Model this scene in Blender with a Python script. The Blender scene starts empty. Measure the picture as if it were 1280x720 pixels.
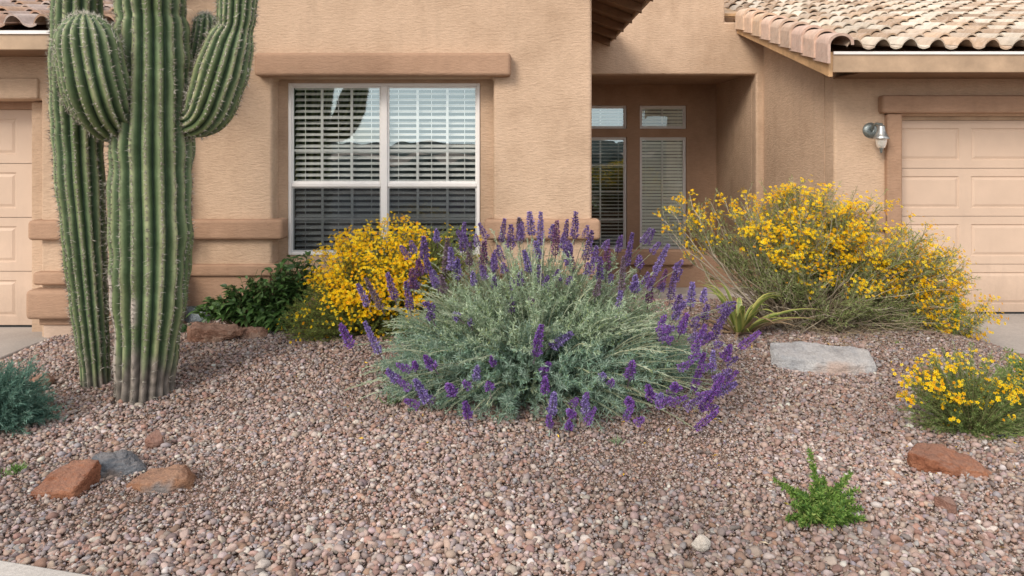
import bpy, bmesh, math, random
import numpy as np
from mathutils import Vector, Matrix, noise as mnoise
R = math.radians
random.seed(7)
rng = np.random.default_rng(11)
scene = bpy.context.scene
col = scene.collection
F, HY, CX, CH = 900.0, 185.0, 640.0, 1.75      # focal length in px, horizon row, centre column, eye height

# ------------------------------------------------------------------ helpers
def px(x, y, Y):
    """world point seen at photo pixel (x, y) at depth Y"""
    return Vector(((x - CX) * Y / F, Y, CH - (y - HY) * Y / F))

def sstep(a, b, v):
    t = np.clip((v - a) / (b - a), 0, 1)
    return t * t * (3 - 2 * t)

def gz(X, Y):
    """height of the gravel yard"""
    X = np.asarray(X, float); Y = np.asarray(Y, float)
    m = 0.13 * sstep(4.7, 6.3, Y) * sstep(-4.05, -3.4, X) * (1 - sstep(3.6, 4.4, X))
    w = 0.012 * np.sin(X * 2.3 + 0.7 * Y) + 0.010 * np.sin(Y * 3.1 - X * 1.3) + 0.006 * np.sin(X * 5.1 + 2) * np.sin(Y * 4.3)
    dr = -0.14 * sstep(4.05, 4.5, X) * sstep(5.0, 7.5, Y)
    dl = -0.05 * (1 - sstep(-4.35, -4.15, X)) * sstep(4, 5.5, Y)
    out = sstep(2.0, 3.0, Y) * (1 - sstep(7.5, 9.0, Y))
    return (m + w) * out + dr + dl

def at(x, y):
    Y = F * CH / (y - HY)
    for _ in range(12):
        z = float(gz((x - CX) * Y / F, Y)); Y = F * (CH - z) / (y - HY)
    return Vector(((x - CX) * Y / F, Y, z))

def tag(o, label=None, cat=None, group=None, kind=None):
    if label: o['label'] = label
    if cat: o['category'] = cat
    if group: o['group'] = group
    if kind: o['kind'] = kind
    return o

def empty(name, loc, label=None, cat=None, group=None):
    o = bpy.data.objects.new(name, None); col.objects.link(o)
    o.location = loc; o.empty_display_size = 0.1
    return tag(o, label, cat, group)

def wloc(o):
    v = Vector((0, 0, 0))
    while o is not None:
        v += o.location; o = o.parent
    return v

def build(name, V, faces, mats, parent=None, C=None, smooth=False, fm=None, origin=None):
    """V (n,3) world coords; faces = list of (k,m) int arrays; C (n,3|4) colours; fm per-face material index"""
    V = np.asarray(V, dtype=np.float64)
    off = np.array(wloc(parent)) if parent is not None else (np.array(origin) if origin is not None else np.zeros(3))
    V = V - off
    me = bpy.data.meshes.new(name)
    faces = [np.asarray(f, dtype=np.int64) for f in faces if len(f)]
    nl = sum(f.size for f in faces); nf = sum(len(f) for f in faces)
    me.vertices.add(len(V)); me.vertices.foreach_set('co', V.ravel().astype(np.float32))
    me.loops.add(nl); me.loops.foreach_set('vertex_index', np.concatenate([f.ravel() for f in faces]).astype(np.int32))
    me.polygons.add(nf)
    tot = np.concatenate([np.full(len(f), f.shape[1]) for f in faces]).astype(np.int32)
    start = np.concatenate([[0], np.cumsum(tot)[:-1]]).astype(np.int32)
    me.polygons.foreach_set('loop_start', start)
    if fm is not None: me.polygons.foreach_set('material_index', np.asarray(fm, dtype=np.int32))
    me.polygons.foreach_set('use_smooth', np.full(nf, bool(smooth)))
    if C is not None:
        C = np.asarray(C, dtype=np.float32)
        if C.shape[1] == 3: C = np.hstack([C, np.ones((len(C), 1), np.float32)])
        a = me.color_attributes.new('Col', 'FLOAT_COLOR', 'POINT'); a.data.foreach_set('color', C.ravel())
    me.update(calc_edges=True); me.validate()
    for m in (mats if isinstance(mats, (list, tuple)) else [mats]): me.materials.append(m)
    o = bpy.data.objects.new(name, me); col.objects.link(o)
    if parent is not None: o.parent = parent
    elif origin is not None: o.location = origin
    return o

def bevel(o, w, seg=3, ang=30):
    b = o.modifiers.new('bevel', 'BEVEL'); b.width = w; b.segments = seg
    b.limit_method = 'ANGLE'; b.angle_limit = R(ang)
    for p in o.data.polygons: p.use_smooth = True
    n = o.modifiers.new('wn', 'WEIGHTED_NORMAL'); n.keep_sharp = False
    return o

class MB:
    def __init__(s): s.v = []; s.q = []
    def box(s, x0, x1, y0, y1, z0, z1):
        n = len(s.v)
        s.v += [(x0,y0,z0),(x1,y0,z0),(x1,y1,z0),(x0,y1,z0),(x0,y0,z1),(x1,y0,z1),(x1,y1,z1),(x0,y1,z1)]
        s.q += [(n,n+3,n+2,n+1),(n+4,n+5,n+6,n+7),(n,n+1,n+5,n+4),(n+1,n+2,n+6,n+5),(n+2,n+3,n+7,n+6),(n+3,n,n+4,n+7)]
        return s
    def quad(s, a, b, c, d):
        n = len(s.v); s.v += [tuple(a), tuple(b), tuple(c), tuple(d)]; s.q.append((n,n+1,n+2,n+3)); return s
    def prism(s, pts, d):
        """convex polygon pts extruded along vector d"""
        n = len(s.v); k = len(pts)
        s.v += [tuple(p) for p in pts] + [tuple(Vector(p) + Vector(d)) for p in pts]
        for i in range(k):
            j = (i + 1) % k; s.q.append((n+i, n+j, n+k+j, n+k+i))
        s.caps = getattr(s, 'caps', []) + [list(range(n+k-1, n-1, -1)), list(range(n+k, n+2*k))]
        return s
    def build(s, name, mat, parent=None, bev=0, seg=3, **kw):
        fs = [np.array(s.q)] + [np.array([c]) for c in getattr(s, 'caps', [])]
        o = build(name, np.array(s.v, float), fs, mat, parent, **kw)
        if bev: bevel(o, bev, seg)
        return o

def wall_grid(name, axis, xs, zs, solid, p0, p1, mat, parent, bev=0.02):
    """seamless wall with openings. axis 'y': plane XZ with thickness p0..p1 in Y"""
    nx, nz = len(xs), len(zs)
    bm = bmesh.new(); vd = {}
    def v(i, k, s):
        key = (i, k, s)
        if key not in vd:
            p = p0 if s == 0 else p1
            vd[key] = bm.verts.new((xs[i], p, zs[k]) if axis == 'y' else (p, xs[i], zs[k]))
        return vd[key]
    S = lambda i, k: 0 <= i < nx-1 and 0 <= k < nz-1 and solid(i, k)
    for i in range(nx-1):
        for k in range(nz-1):
            if not S(i, k): continue
            bm.faces.new((v(i,k,0), v(i+1,k,0), v(i+1,k+1,0), v(i,k+1,0)))
            bm.faces.new((v(i,k,1), v(i,k+1,1), v(i+1,k+1,1), v(i+1,k,1)))
            if not S(i-1,k): bm.faces.new((v(i,k,1), v(i,k,0), v(i,k+1,0), v(i,k+1,1)))
            if not S(i+1,k): bm.faces.new((v(i+1,k,0), v(i+1,k,1), v(i+1,k+1,1), v(i+1,k+1,0)))
            if not S(i,k-1): bm.faces.new((v(i,k,1), v(i+1,k,1), v(i+1,k,0), v(i,k,0)))
            if not S(i,k+1): bm.faces.new((v(i,k+1,0), v(i+1,k+1,0), v(i+1,k+1,1), v(i,k+1,1)))
    bmesh.ops.recalc_face_normals(bm, faces=bm.faces[:])
    off = wloc(parent)
    for q in bm.verts: q.co -= off
    me = bpy.data.meshes.new(name); bm.to_mesh(me); bm.free(); me.materials.append(mat)
    o = bpy.data.objects.new(name, me); col.objects.link(o); o.parent = parent
    if bev: bevel(o, bev)
    return o

# ------------------------------------------------------------------ materials
class NT:
    def __init__(s, name):
        s.m = bpy.data.materials.new(name); s.m.use_nodes = True
        s.t = s.m.node_tree; s.t.nodes.clear()
        s.out = s.n('ShaderNodeOutputMaterial')
    def n(s, typ, ins=None, **kw):
        nd = s.t.nodes.new(typ)
        for k, v in kw.items(): setattr(nd, k, v)
        for k, v in (ins or {}).items():
            if isinstance(v, bpy.types.NodeSocket): s.t.links.new(v, nd.inputs[k])
            else: nd.inputs[k].default_value = v
        return nd
    def link(s, a, b): s.t.links.new(a, b)
    def coord(s): return s.n('ShaderNodeTexCoord').outputs['Object']
    def noise(s, vec, scale, detail=4, rough=0.55, mapscale=None):
        if mapscale: vec = s.n('ShaderNodeMapping', {'Vector': vec, 'Scale': mapscale}).outputs[0]
        return s.n('ShaderNodeTexNoise', {'Vector': vec, 'Scale': scale, 'Detail': detail, 'Roughness': rough}).outputs['Fac']
    def ramp(s, fac, stops):
        r = s.n('ShaderNodeValToRGB', {'Fac': fac}); e = r.color_ramp.elements
        while len(e) < len(stops): e.new(0.5)
        for i, (p, c) in enumerate(stops):
            e[i].position = p; e[i].color = (c[0], c[1], c[2], 1) if hasattr(c, '__len__') else (c, c, c, 1)
        return r.outputs[0]
    def mix(s, fac, a, b, mode='MIX'):
        nd = s.n('ShaderNodeMix', data_type='RGBA', blend_type=mode)
        for i, v in ((0, fac), (6, a), (7, b)):
            if isinstance(v, bpy.types.NodeSocket): s.link(v, nd.inputs[i])
            else: nd.inputs[i].default_value = v if i == 0 or len(v) == 4 else (*v, 1)
        return nd.outputs[2]
    def math(s, op, a, b=0.0):
        nd = s.n('ShaderNodeMath', operation=op)
        for i, v in ((0, a), (1, b)):
            if isinstance(v, bpy.types.NodeSocket): s.link(v, nd.inputs[i])
            else: nd.inputs[i].default_value = v
        return nd.outputs[0]
    def bump(s, h, strength, dist):
        return s.n('ShaderNodeBump', {'Height': h, 'Strength': strength, 'Distance': dist}).outputs[0]
    def bsdf(s, color, rough=0.8, normal=None, spec=0.3, metal=0.0):
        b = s.n('ShaderNodeBsdfPrincipled')
        for k, v in (('Base Color', color), ('Roughness', rough), ('Specular IOR Level', spec), ('Metallic', metal)):
            if isinstance(v, bpy.types.NodeSocket): s.link(v, b.inputs[k])
            else: b.inputs[k].default_value = (*v, 1) if k == 'Base Color' and len(v) == 3 else v
        if normal is not None: s.link(normal, b.inputs['Normal'])
        s.link(b.outputs[0], s.out.inputs[0]); return b

def stucco(name, c, bumpy=1.0):
    t = NT(name); co = t.coord()
    big = t.noise(co, 0.9, 3); mid = t.noise(co, 5, 5, 0.6)
    streak = t.noise(co, 3.0, 4, 0.6, (1.0, 1.0, 0.25))
    f = t.math('ADD', t.math('MULTIPLY', big, 0.5), t.math('MULTIPLY', mid, 0.3))
    f = t.math('ADD', f, t.math('MULTIPLY', streak, 0.2))
    lo = tuple(x * k for x, k in zip(c, (0.75, 0.72, 0.69))); hi = tuple(x * k for x, k in zip(c, (1.14, 1.15, 1.17)))
    cc = t.ramp(f, [(0.32, lo), (0.5, c), (0.68, hi)])
    fine = t.noise(co, 300, 2, 0.7)
    cc = t.mix(0.16, cc, t.ramp(fine, [(0.3, 0.25), (0.7, 1.0)]), 'MULTIPLY')
    # dust and splash staining near the ground
    zz = t.n('ShaderNodeSeparateXYZ', {0: co}).outputs[2]
    st = t.math('SUBTRACT', t.math('MULTIPLY', mid, 1.2), t.math('MULTIPLY', zz, 0.9))
    cc = t.mix(t.ramp(st, [(0.15, 0.0), (0.7, 0.35)]), cc, (0.22, 0.15, 0.11))
    drip = t.noise(co, 5.5, 5, 0.65, (1.0, 1.0, 0.10))
    cc = t.mix(t.ramp(drip, [(0.54, 0.0), (0.74, 0.22)]), cc, tuple(x * .55 for x in c))
    rip = t.noise(co, 15, 3, 0.55, (1.0, 1.0, 3.6))
    rip2 = t.noise(co, 48, 3, 0.6, (1.0, 1.0, 2.4))
    h = t.math('ADD', t.math('MULTIPLY', rip, 0.9), t.math('ADD', t.math('MULTIPLY', rip2, 0.45), t.math('MULTIPLY', fine, 0.10)))
    cc = t.mix(0.22, cc, t.ramp(t.math('ADD', t.math('MULTIPLY', rip, 0.6), t.math('MULTIPLY', rip2, 0.4)), [(0.36, 0.45), (0.6, 1.0)]), 'MULTIPLY')
    t.bsdf(cc, 0.92, t.bump(h, 0.55 * bumpy, 0.02), 0.15)
    return t.m

def paint(name, c, rough=0.5, var=0.08, scale=6, bump=0.0, bscale=60, spec=0.3, metal=0.0):
    t = NT(name); co = t.coord()
    f = t.noise(co, scale, 5, 0.65)
    lo = tuple(x * (1 - 2 * var) for x in c); hi = tuple(min(1, x * (1 + 2 * var)) for x in c)
    cc = t.ramp(f, [(0.3, lo), (0.7, hi)])
    nr = t.bump(t.noise(co, bscale, 4, 0.6), bump, 0.01) if bump else None
    t.bsdf(cc, rough, nr, spec, metal)
    return t.m

def attr_mat(name, rough=0.7, spec=0.2, transl=0.0, nscale=0, nvar=0.3, bump=0.0, bscale=100, tint=(1, 1, 1)):
    t = NT(name); co = t.coord()
    c = t.n('ShaderNodeAttribute', attribute_name='Col').outputs['Color']
    if nscale: c = t.mix(nvar, c, t.ramp(t.noise(co, nscale, 4, 0.65), [(0.3, 0.25), (0.7, 1.0)]), 'MULTIPLY')
    nr = t.bump(t.noise(co, bscale, 4, 0.6), bump, 0.01) if bump else None
    b = t.bsdf(c, rough, nr, spec)
    if transl:
        tr = t.n('ShaderNodeBsdfTranslucent', {'Color': c})
        mx = t.n('ShaderNodeMixShader', {0: transl, 1: b.outputs[0], 2: tr.outputs[0]})
        t.link(mx.outputs[0], t.out.inputs[0])
    return t.m

M = {}
M['stucco'] = stucco('stucco_tan', (0.605, 0.437, 0.310))
M['stucco_dark'] = stucco('stucco_brown', (0.43, 0.275, 0.185), 0.6)
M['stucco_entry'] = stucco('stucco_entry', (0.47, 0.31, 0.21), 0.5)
M['stucco_pale'] = stucco('stucco_pale_base', (0.68, 0.52, 0.41), 0.5)
def door_mat():
    t = NT('garage_door_paint'); co = t.coord(); c = (0.60, 0.455, 0.35)
    cc = t.ramp(t.noise(co, 2.2, 5, 0.6), [(0.3, tuple(x * .93 for x in c)), (0.7, tuple(x * 1.05 for x in c))])
    geo = t.n('ShaderNodeNewGeometry').outputs['Position']; z = t.n('ShaderNodeSeparateXYZ', {0: geo}).outputs[2]
    st = t.noise(geo, 6, 5, 0.65, (1.0, 1.0, 0.12)); sp = t.noise(geo, 30, 4, 0.7)
    dirt = t.math('SUBTRACT', t.math('ADD', t.math('MULTIPLY', st, 0.7), t.math('MULTIPLY', sp, 0.35)), t.math('MULTIPLY', z, 1.1))
    cc = t.mix(t.ramp(dirt, [(0.10, 0.0), (0.62, 0.42)]), cc, (0.26, 0.19, 0.15))
    cc = t.mix(t.ramp(st, [(0.55, 0.0), (0.75, 0.16)]), cc, (0.36, 0.27, 0.22))
    t.bsdf(cc, 0.5, t.bump(t.noise(co, 120, 3, 0.6, (0.25, 1, 1.6)), 0.12, 0.01), 0.3)
    return t.m
M['door'] = door_mat()
M['fascia'] = paint('fascia_paint', (0.42, 0.30, 0.20), 0.5, 0.10, 4, 0.12, 40)
M['rakeboard'] = paint('rake_board_paint', (0.50, 0.31, 0.16), 0.55, 0.14, 5, 0.2, 40)
M['soffit'] = paint('soffit_paint', (0.22, 0.13, 0.075), 0.7, 0.10, 4)
M['vinyl'] = paint('white_vinyl', (0.80, 0.78, 0.76), 0.35, 0.02, 6)
M['blind'] = paint('blind_white', (0.88, 0.87, 0.84), 0.45, 0.04, 3)
M['blind_entry'] = paint('blind_pale', (0.90, 0.90, 0.84), 0.5, 0.04, 3)  # pale slats for the entry windows
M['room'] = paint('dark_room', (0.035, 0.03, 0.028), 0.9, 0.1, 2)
M['rubber'] = paint('black_rubber', (0.02, 0.02, 0.02), 0.7, 0.1, 20)
M['metal'] = paint('weathered_pewter', (0.27, 0.31, 0.31), 0.42, 0.2, 40, 0.2, 80, 0.5, 0.75)
M['metal_bright'] = paint('weathered_silver', (0.42, 0.43, 0.42), 0.35, 0.2, 50, 0.2, 80, 0.5, 0.8)
M['hose'] = paint('black_drip_tube', (0.03, 0.03, 0.035), 0.45, 0.1, 20)

def glass_mat(name='window_glass', base=0.34, tint=(0.90, 0.95, 0.93, 1)):
    t = NT(name); co = t.coord()
    nr = t.bump(t.noise(co, 1.6, 2), 0.035, 0.05)
    fr = t.n('ShaderNodeLayerWeight', {'Blend': 0.5, 'Normal': nr}).outputs['Facing']
    fac = t.math('MINIMUM', t.math('ADD', t.math('MULTIPLY', t.math('POWER', fr, 4.0), 0.7), base), 0.95)
    tr = t.n('ShaderNodeBsdfTransparent', {'Color': tint})
    gl = t.n('ShaderNodeBsdfGlossy', {'Color': (0.74, 0.93, 1.0, 1), 'Roughness': 0.0, 'Normal': nr})
    t.link(t.n('ShaderNodeMixShader', {0: fac, 1: tr.outputs[0], 2: gl.outputs[0]}).outputs[0], t.out.inputs[0])
    return t.m
M['glass'] = glass_mat('window_glass', 0.27, (.97, .99, .98, 1)); M['glass_low'] = glass_mat('sidelight_glass', 0.12, (.97, 1, .98, 1))
def screen_mat():
    t = NT('insect_screen')
    tr = t.n('ShaderNodeBsdfTransparent', {'Color': (0.70, 0.72, 0.74, 1)})
    df = t.n('ShaderNodeBsdfDiffuse', {'Color': (0.05, 0.05, 0.055, 1)})
    t.link(t.n('ShaderNodeMixShader', {0: 0.35, 1: tr.outputs[0], 2: df.outputs[0]}).outputs[0], t.out.inputs[0])
    return t.m
M['screen'] = screen_mat()
def lamp_glass():
    t = NT('lamp_glass'); co = t.coord()
    b = t.bsdf((0.85, 0.85, 0.80), 0.18, t.bump(t.noise(co, 90, 2), 0.3, 0.01), 0.5)
    b.inputs['Transmission Weight'].default_value = 0.55
    return t.m
M['lamp_glass'] = lamp_glass()

def tile_mat():
    t = NT('clay_tile'); co = t.coord()
    c = t.n('ShaderNodeAttribute', attribute_name='Col').outputs['Color']
    c = t.mix(0.45, c, t.ramp(t.noise(co, 9, 5, 0.7), [(0.32, 0.35), (0.62, 1.0)]), 'MULTIPLY')
    bloom = t.ramp(t.noise(co, 23, 5, 0.65), [(0.50, 0.0), (0.72, 0.6)])
    c = t.mix(bloom, c, (0.62, 0.52, 0.44))
    t.bsdf(c, 0.85, t.bump(t.noise(co, 60, 5, 0.7), 0.4, 0.01), 0.2)
    return t.m
M['tile'] = tile_mat()

def concrete(name, c):
    t = NT(name); co = t.coord()
    a = t.noise(co, 1.3, 4, 0.6); b = t.noise(co, 60, 4, 0.7)
    cc = t.ramp(a, [(0.3, tuple(x * 0.8 for x in c)), (0.7, tuple(x * 1.1 for x in c))])
    cc = t.mix(0.35, cc, t.ramp(b, [(0.35, 0.45), (0.6, 1.0)]), 'MULTIPLY')
    t.bsdf(cc, 0.85, t.bump(b, 0.25, 0.006), 0.25)
    return t.m
M['concrete'] = concrete('driveway_concrete', (0.46, 0.42, 0.385))
M['sidewalk'] = concrete('sidewalk_concrete', (0.55, 0.51, 0.47))

def soil_mat():
    t = NT('gravelly_soil'); co = t.coord()
    v1 = t.n('ShaderNodeTexVoronoi', {'Vector': co, 'Scale': 55.0})
    v2 = t.n('ShaderNodeTexVoronoi', {'Vector': co, 'Scale': 130.0})
    c = t.ramp(t.n('ShaderNodeSeparateColor', {0: v1.outputs['Color']}).outputs[0],
               [(0.0, (0.22, 0.14, 0.11)), (0.35, (0.33, 0.22, 0.17)), (0.7, (0.41, 0.30, 0.24)), (1.0, (0.52, 0.43, 0.37))])
    c2 = t.ramp(t.n('ShaderNodeSeparateColor', {0: v2.outputs['Color']}).outputs[1],
               [(0.0, (0.24, 0.15, 0.12)), (0.6, (0.38, 0.27, 0.21)), (1.0, (0.50, 0.40, 0.33))])
    c = t.mix(0.5, c, c2)
    c = t.mix(t.ramp(t.noise(co, 1.1, 3), [(0.45, 0.0), (0.65, 0.5)]), c, (0.33, 0.20, 0.145))
    h = t.math('ADD', v1.outputs['Distance'], t.math('MULTIPLY', v2.outputs['Distance'], 0.6))
    t.bsdf(c, 0.9, t.bump(h, 0.9, -0.02), 0.15)
    return t.m
M['soil'] = soil_mat()
M['pebble'] = attr_mat('pebble', 0.72, 0.25, 0, 38, 0.30, 0.25, 120)
M['leaf'] = attr_mat('leaf', 0.6, 0.25, 0.32)
M['leaf_gloss'] = attr_mat('leaf_gloss', 0.38, 0.4, 0.15, 30, 0.25)
M['petal'] = attr_mat('petal', 0.7, 0.1, 0.42)
M['twig'] = attr_mat('twig', 0.85, 0.1, 0, 40, 0.35)
M['asphalt'] = paint('asphalt', (0.05, 0.05, 0.052), 0.9, 0.15, 1)
M['hills'] = paint('far_hills', (0.05, 0.055, 0.045), 0.95, 0.3, 0.05)

def cactus_mat():
    t = NT('cactus_skin'); co = t.coord()
    c = t.n('ShaderNodeAttribute', attribute_name='Col').outputs['Color']
    c = t.mix(0.40, c, t.ramp(t.noise(co, 7, 5, 0.7, (1, 1, 0.5)), [(0.3, 0.40), (0.68, 1.0)]), 'MULTIPLY')
    n2 = t.noise(co, 45, 5, 0.7)
    c = t.mix(0.30, c, t.ramp(n2, [(0.35, 0.35), (0.6, 1.0)]), 'MULTIPLY')
    t.bsdf(c, 0.55, t.bump(n2, 0.3, 0.012), 0.3)
    return t.m
M['cactus'] = cactus_mat()
M['spine'] = attr_mat('cactus_spine', 0.6, 0.2)

def rock_mat(name, c1, c2, c3=None, nscale=3.0):
    t = NT(name); co = t.coord()
    f = t.noise(co, nscale * 2, 6, 0.7)
    c = t.ramp(f, [(0.34, c1), (0.62, c2)])
    if c3: c = t.mix(t.ramp(t.noise(co, nscale, 4, 0.6), [(0.52, 0), (0.60, 1)]), c, c3)
    fine = t.noise(co, 75, 5, 0.75)
    c = t.mix(0.5, c, t.ramp(fine, [(0.33, 0.3), (0.62, 1.0)]), 'MULTIPLY')
    h = t.math('ADD', t.noise(co, 14, 6, 0.7), t.math('MULTIPLY', fine, 0.3))
    seam = t.noise(co, 5, 5, 0.7, (1.0, 1.0, 7.0)); c = t.mix(0.35, c, t.ramp(seam, [(0.36, 0.45), (0.52, 1.0)]), 'MULTIPLY')
    dust = t.ramp(t.n('ShaderNodeSeparateXYZ', {0: t.n('ShaderNodeNewGeometry').outputs['Normal']}).outputs[2], [(0.55, 0.0), (1.0, 0.22)]); c = t.mix(dust, c, (0.42, 0.33, 0.28))
    h = t.math('ADD', h, t.math('MULTIPLY', seam, 0.5))
    t.bsdf(c, 0.88, t.bump(h, 0.9, 0.04), 0.2)
    return t.m

# ------------------------------------------------------------------ ground
def axis_pts(lo, hi, step, far):
    a = list(np.arange(lo, hi + 1e-6, step)); d = step; v = hi; w = lo; up = []; dn = []
    while v < far: d *= 1.5; v += d; up.append(v)
    d = step
    while w > -far: d *= 1.5; w -= d; dn.append(w)
    return np.array(dn[::-1] + a + up)
gx = axis_pts(-6, 6, 0.12, 500); gy = axis_pts(2, 9, 0.12, 500)
GX, GY = np.meshgrid(gx, gy); GZ = gz(GX, GY) - 0.012 * ((abs(GX) < 7) & (GY > 1) & (GY < 9)) - 0.0
GZ = np.where((GX < -4.2) | (GX > 4.3) | (GY > 7.4), np.minimum(GZ, -0.04), GZ)
GZ = np.where(GY > 7.4, np.minimum(GZ, -0.16), GZ)
nx_, ny_ = len(gx), len(gy)
idx = np.arange(nx_ * ny_).reshape(ny_, nx_)
fq = np.stack([idx[:-1,:-1], idx[:-1,1:], idx[1:,1:], idx[1:,:-1]], -1).reshape(-1, 4)
tag(build('ground', np.stack([GX, GY, GZ], -1).reshape(-1, 3), [fq], M['soil'], smooth=True), kind='structure')

b = MB(); b.prism([(-12, 5.0, 0.0), (-4.27, 5.0, 0.0), (-4.27, 6.4, 0.0), (-4.2, 6.95, 0.0), (-4.2, 7.2, 0.0), (-12, 7.2, 0.0)], (0, 0, -0.12))
b.v = [(x, y, z + 0.0) for x, y, z in b.v]
tag(b.build('driveway', M['concrete'], bev=0.02), kind='structure')
b = MB(); b.prism([(4.3, 4.8, -0.075), (12, 4.8, -0.075), (12, 8.3, -0.075), (4.28, 8.3, -0.075), (4.34, 6.6, -0.075)], (0, 0, -0.12))
tag(b.build('driveway', M['concrete'], bev=0.02), kind='structure')
b = MB(); b.prism([(-7, 4.17, 0.045), (-7, 2.6, 0.045), (0.6, 0.9, 0.045), (0.6, 2.33, 0.045)], (0, 0, -0.2))
tag(b.build('sidewalk', M['sidewalk'], bev=0.015), kind='structure')
# distant ridge on the far side of the street (seen mirrored in the windows)
hv = []; n = 160
for i in range(n + 1):
    X = -420 + 840 * i / n
    h = 4.5 + 4 * mnoise.noise((X * 0.012, 3.1, 0)) + 2.0 * mnoise.noise((X * 0.06, 1.7, 0)) + 1.2 * mnoise.noise((X * 0.25, 5.7, 0))
    hv += [(X, -190, -0.5), (X, -225, max(2, h))]
hq = [(2*i, 2*i+1, 2*i+3, 2*i+2) for i in range(n)]
tag(build('hills', np.array(hv), [np.array(hq)], M['hills']), kind='structure')

b = MB(); b.box(-200, 200, -12.0, -3.5, -0.2, 0.012); tag(b.build('road', M['asphalt']), kind='structure')
hv = []; hq = []; n = 420; k = 5
for i in range(n + 1):
    X = -90 + 180 * i / n
    h = 1.5 + 0.5 * mnoise.noise((X * .35, 0.3, 2)) + .55 * mnoise.noise((X * 1.1, .3, 7)) + .3 * mnoise.noise((X * 3.1, .3, 7))
    for j in range(k):
        f = j / (k - 1); hv.append((X, -15 - 3.0 * f + .5 * mnoise.noise((X * 2, f * 3, 1)), -.2 + max(.3, h) * math.sin(f * math.pi * .62)))
for i in range(n):
    for j in range(k - 1): hq.append((i*k + j, i*k + j + 1, (i+1)*k + j + 1, (i+1)*k + j))
tag(build('terrain', np.array(hv), [np.array(hq)], M['hills'], smooth=False), kind='structure')

# ------------------------------------------------------------------ house
house = empty('house', (0.0, 8.0, 0.0), 'tan stucco house with brown trim bands, clay tile roofs, white windows and garage doors', 'house')
XL, XW0, XW1, XF = -3.12, -2.29, -0.176, 0.763
wall_grid('wall', 'y', [XL, XW0, XW1, XF], [-0.2, 2.42, 3.5], lambda i, k: not (i == 1 and k == 0), 6.87, 7.09, M['stucco'], house, 0.03)
# recessed wall round the window
wx0, wx1, wz0, wz1 = -2.195, -0.315, 0.70, 2.386
wall_grid('wall', 'y', [-2.5, wx0, wx1, 0.02], [-0.2, wz0, wz1, 2.6], lambda i, k: not (i == 1 and k == 1), 7.07, 7.2, M['stucco'], house, 0.008)
# gable above the window wall, side walls
b = MB(); b.prism([(XL + .01, 6.874, 3.497), (XF - .01, 6.874, 3.497), (-1.18, 6.874, 4.25)], (0, 0.2, 0)); b.build('gable', M['stucco'], house)
b = MB(); b.box(0.56, XF - 0.003, 7.09, 12.0, -0.2, 3.48); b.build('wall', M['stucco'], house)
b = MB(); b.box(XL + 0.003, XL + 0.2, 7.09, 12.0, -0.2, 3.48); b.build('wall', M['stucco'], house)
# left garage front: pier and wall over the door
wall_grid('wall', 'y', [-10, -4.37, XL - 0.004], [-0.2, 2.20, 2.62], lambda i, k: not (i == 0 and k == 0), 6.68, 6.98, M['stucco'], house, 0.025)
b = MB(); b.box(-10, -4.30, 6.99, 7.2, 2.125, 2.6); b.build('door_trim', M['stucco_dark'], house)
b = MB(); b.box(-4.58, -4.36, 6.86, 7.2, -0.05, 2.19); b.build('door_trim', M['stucco'], house, 0.012)
b = MB(); b.box(-10, -4.385, 6.655, 6.72, 2.205, 2.40); b.build('door_header', M['stucco'], house, 0.02)
# right garage
YG = 7.80
gx0 = 3.49; gd0, gd1, gdz = 4.20, 9.1, 2.10
wall_grid('wall', 'y', [gx0, gd0, gd1, 10.5], [-0.3, gdz, 2.62], lambda i, k: not (i == 1 and k == 0), YG, YG + 0.25, M['stucco'], house, 0.03)
b = MB(); b.prism([(gx0 + .002, YG + .25, -.3), (gx0 + .002, YG + .25, 2.86), (gx0 + .002, 10.0, 3.49), (gx0 + .002, 10.0, -.3)], (0.2, 0, 0)); b.build('wall', M['stucco'], house)
b = MB(); b.box(gd0 - 0.165, gd0 + 0.0, YG - 0.06, YG + 0.06, -0.2, 2.12); b.build('door_trim', M['stucco_dark'], house, 0.02)
b = MB(); b.box(gd0 - 0.235, gd1 + 0.2, YG - 0.10, YG + 0.06, 2.122, 2.318); b.build('door_header', M['stucco_dark'], house, 0.03)
b = MB(); b.box(gd0 - .01, gd1, YG + 0.09, YG + 0.22, 2.055, 2.125); b.build('door_trim', M['fascia'], house, 0.01)
# entry front wall, recess
YE = 10.0; er = 3.39; lz = 2.77; YB = 11.96
wall_grid('wall', 'y', [XF, 2.96, er, gx0 + .15], [-0.2, lz, 3.50, 4.6], lambda i, k: (k == 1) or (k == 2 and i == 0) or (k == 0 and i == 2), YE, YE + 0.2, M['stucco'], house, 0.03)
b = MB(); b.box(er + .003, er + 0.1, YE + 0.2, YB, -0.2, 3.0); b.build('wall', M['stucco'], house)
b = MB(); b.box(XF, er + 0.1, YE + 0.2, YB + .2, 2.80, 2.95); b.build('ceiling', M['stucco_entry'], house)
ex = [0.76, 1.05, 1.905, 2.126, 2.897, 3.45]
ez = [-0.2, 0.05, 1.93, 2.07, 2.455, 2.85]
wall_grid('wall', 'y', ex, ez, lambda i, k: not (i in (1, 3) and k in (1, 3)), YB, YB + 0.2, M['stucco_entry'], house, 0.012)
b = MB(); b.box(XF, er + .05, YE - 0.3, YB, -0.2, 0.02); b.build('porch_floor', M['concrete'], house)
b = MB(); b.box(1.0, er - .02, YB - 0.07, YB + 0.05, -0.12, 0.035); b.build('trim_band', M['stucco_dark'], house, 0.02)

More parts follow.
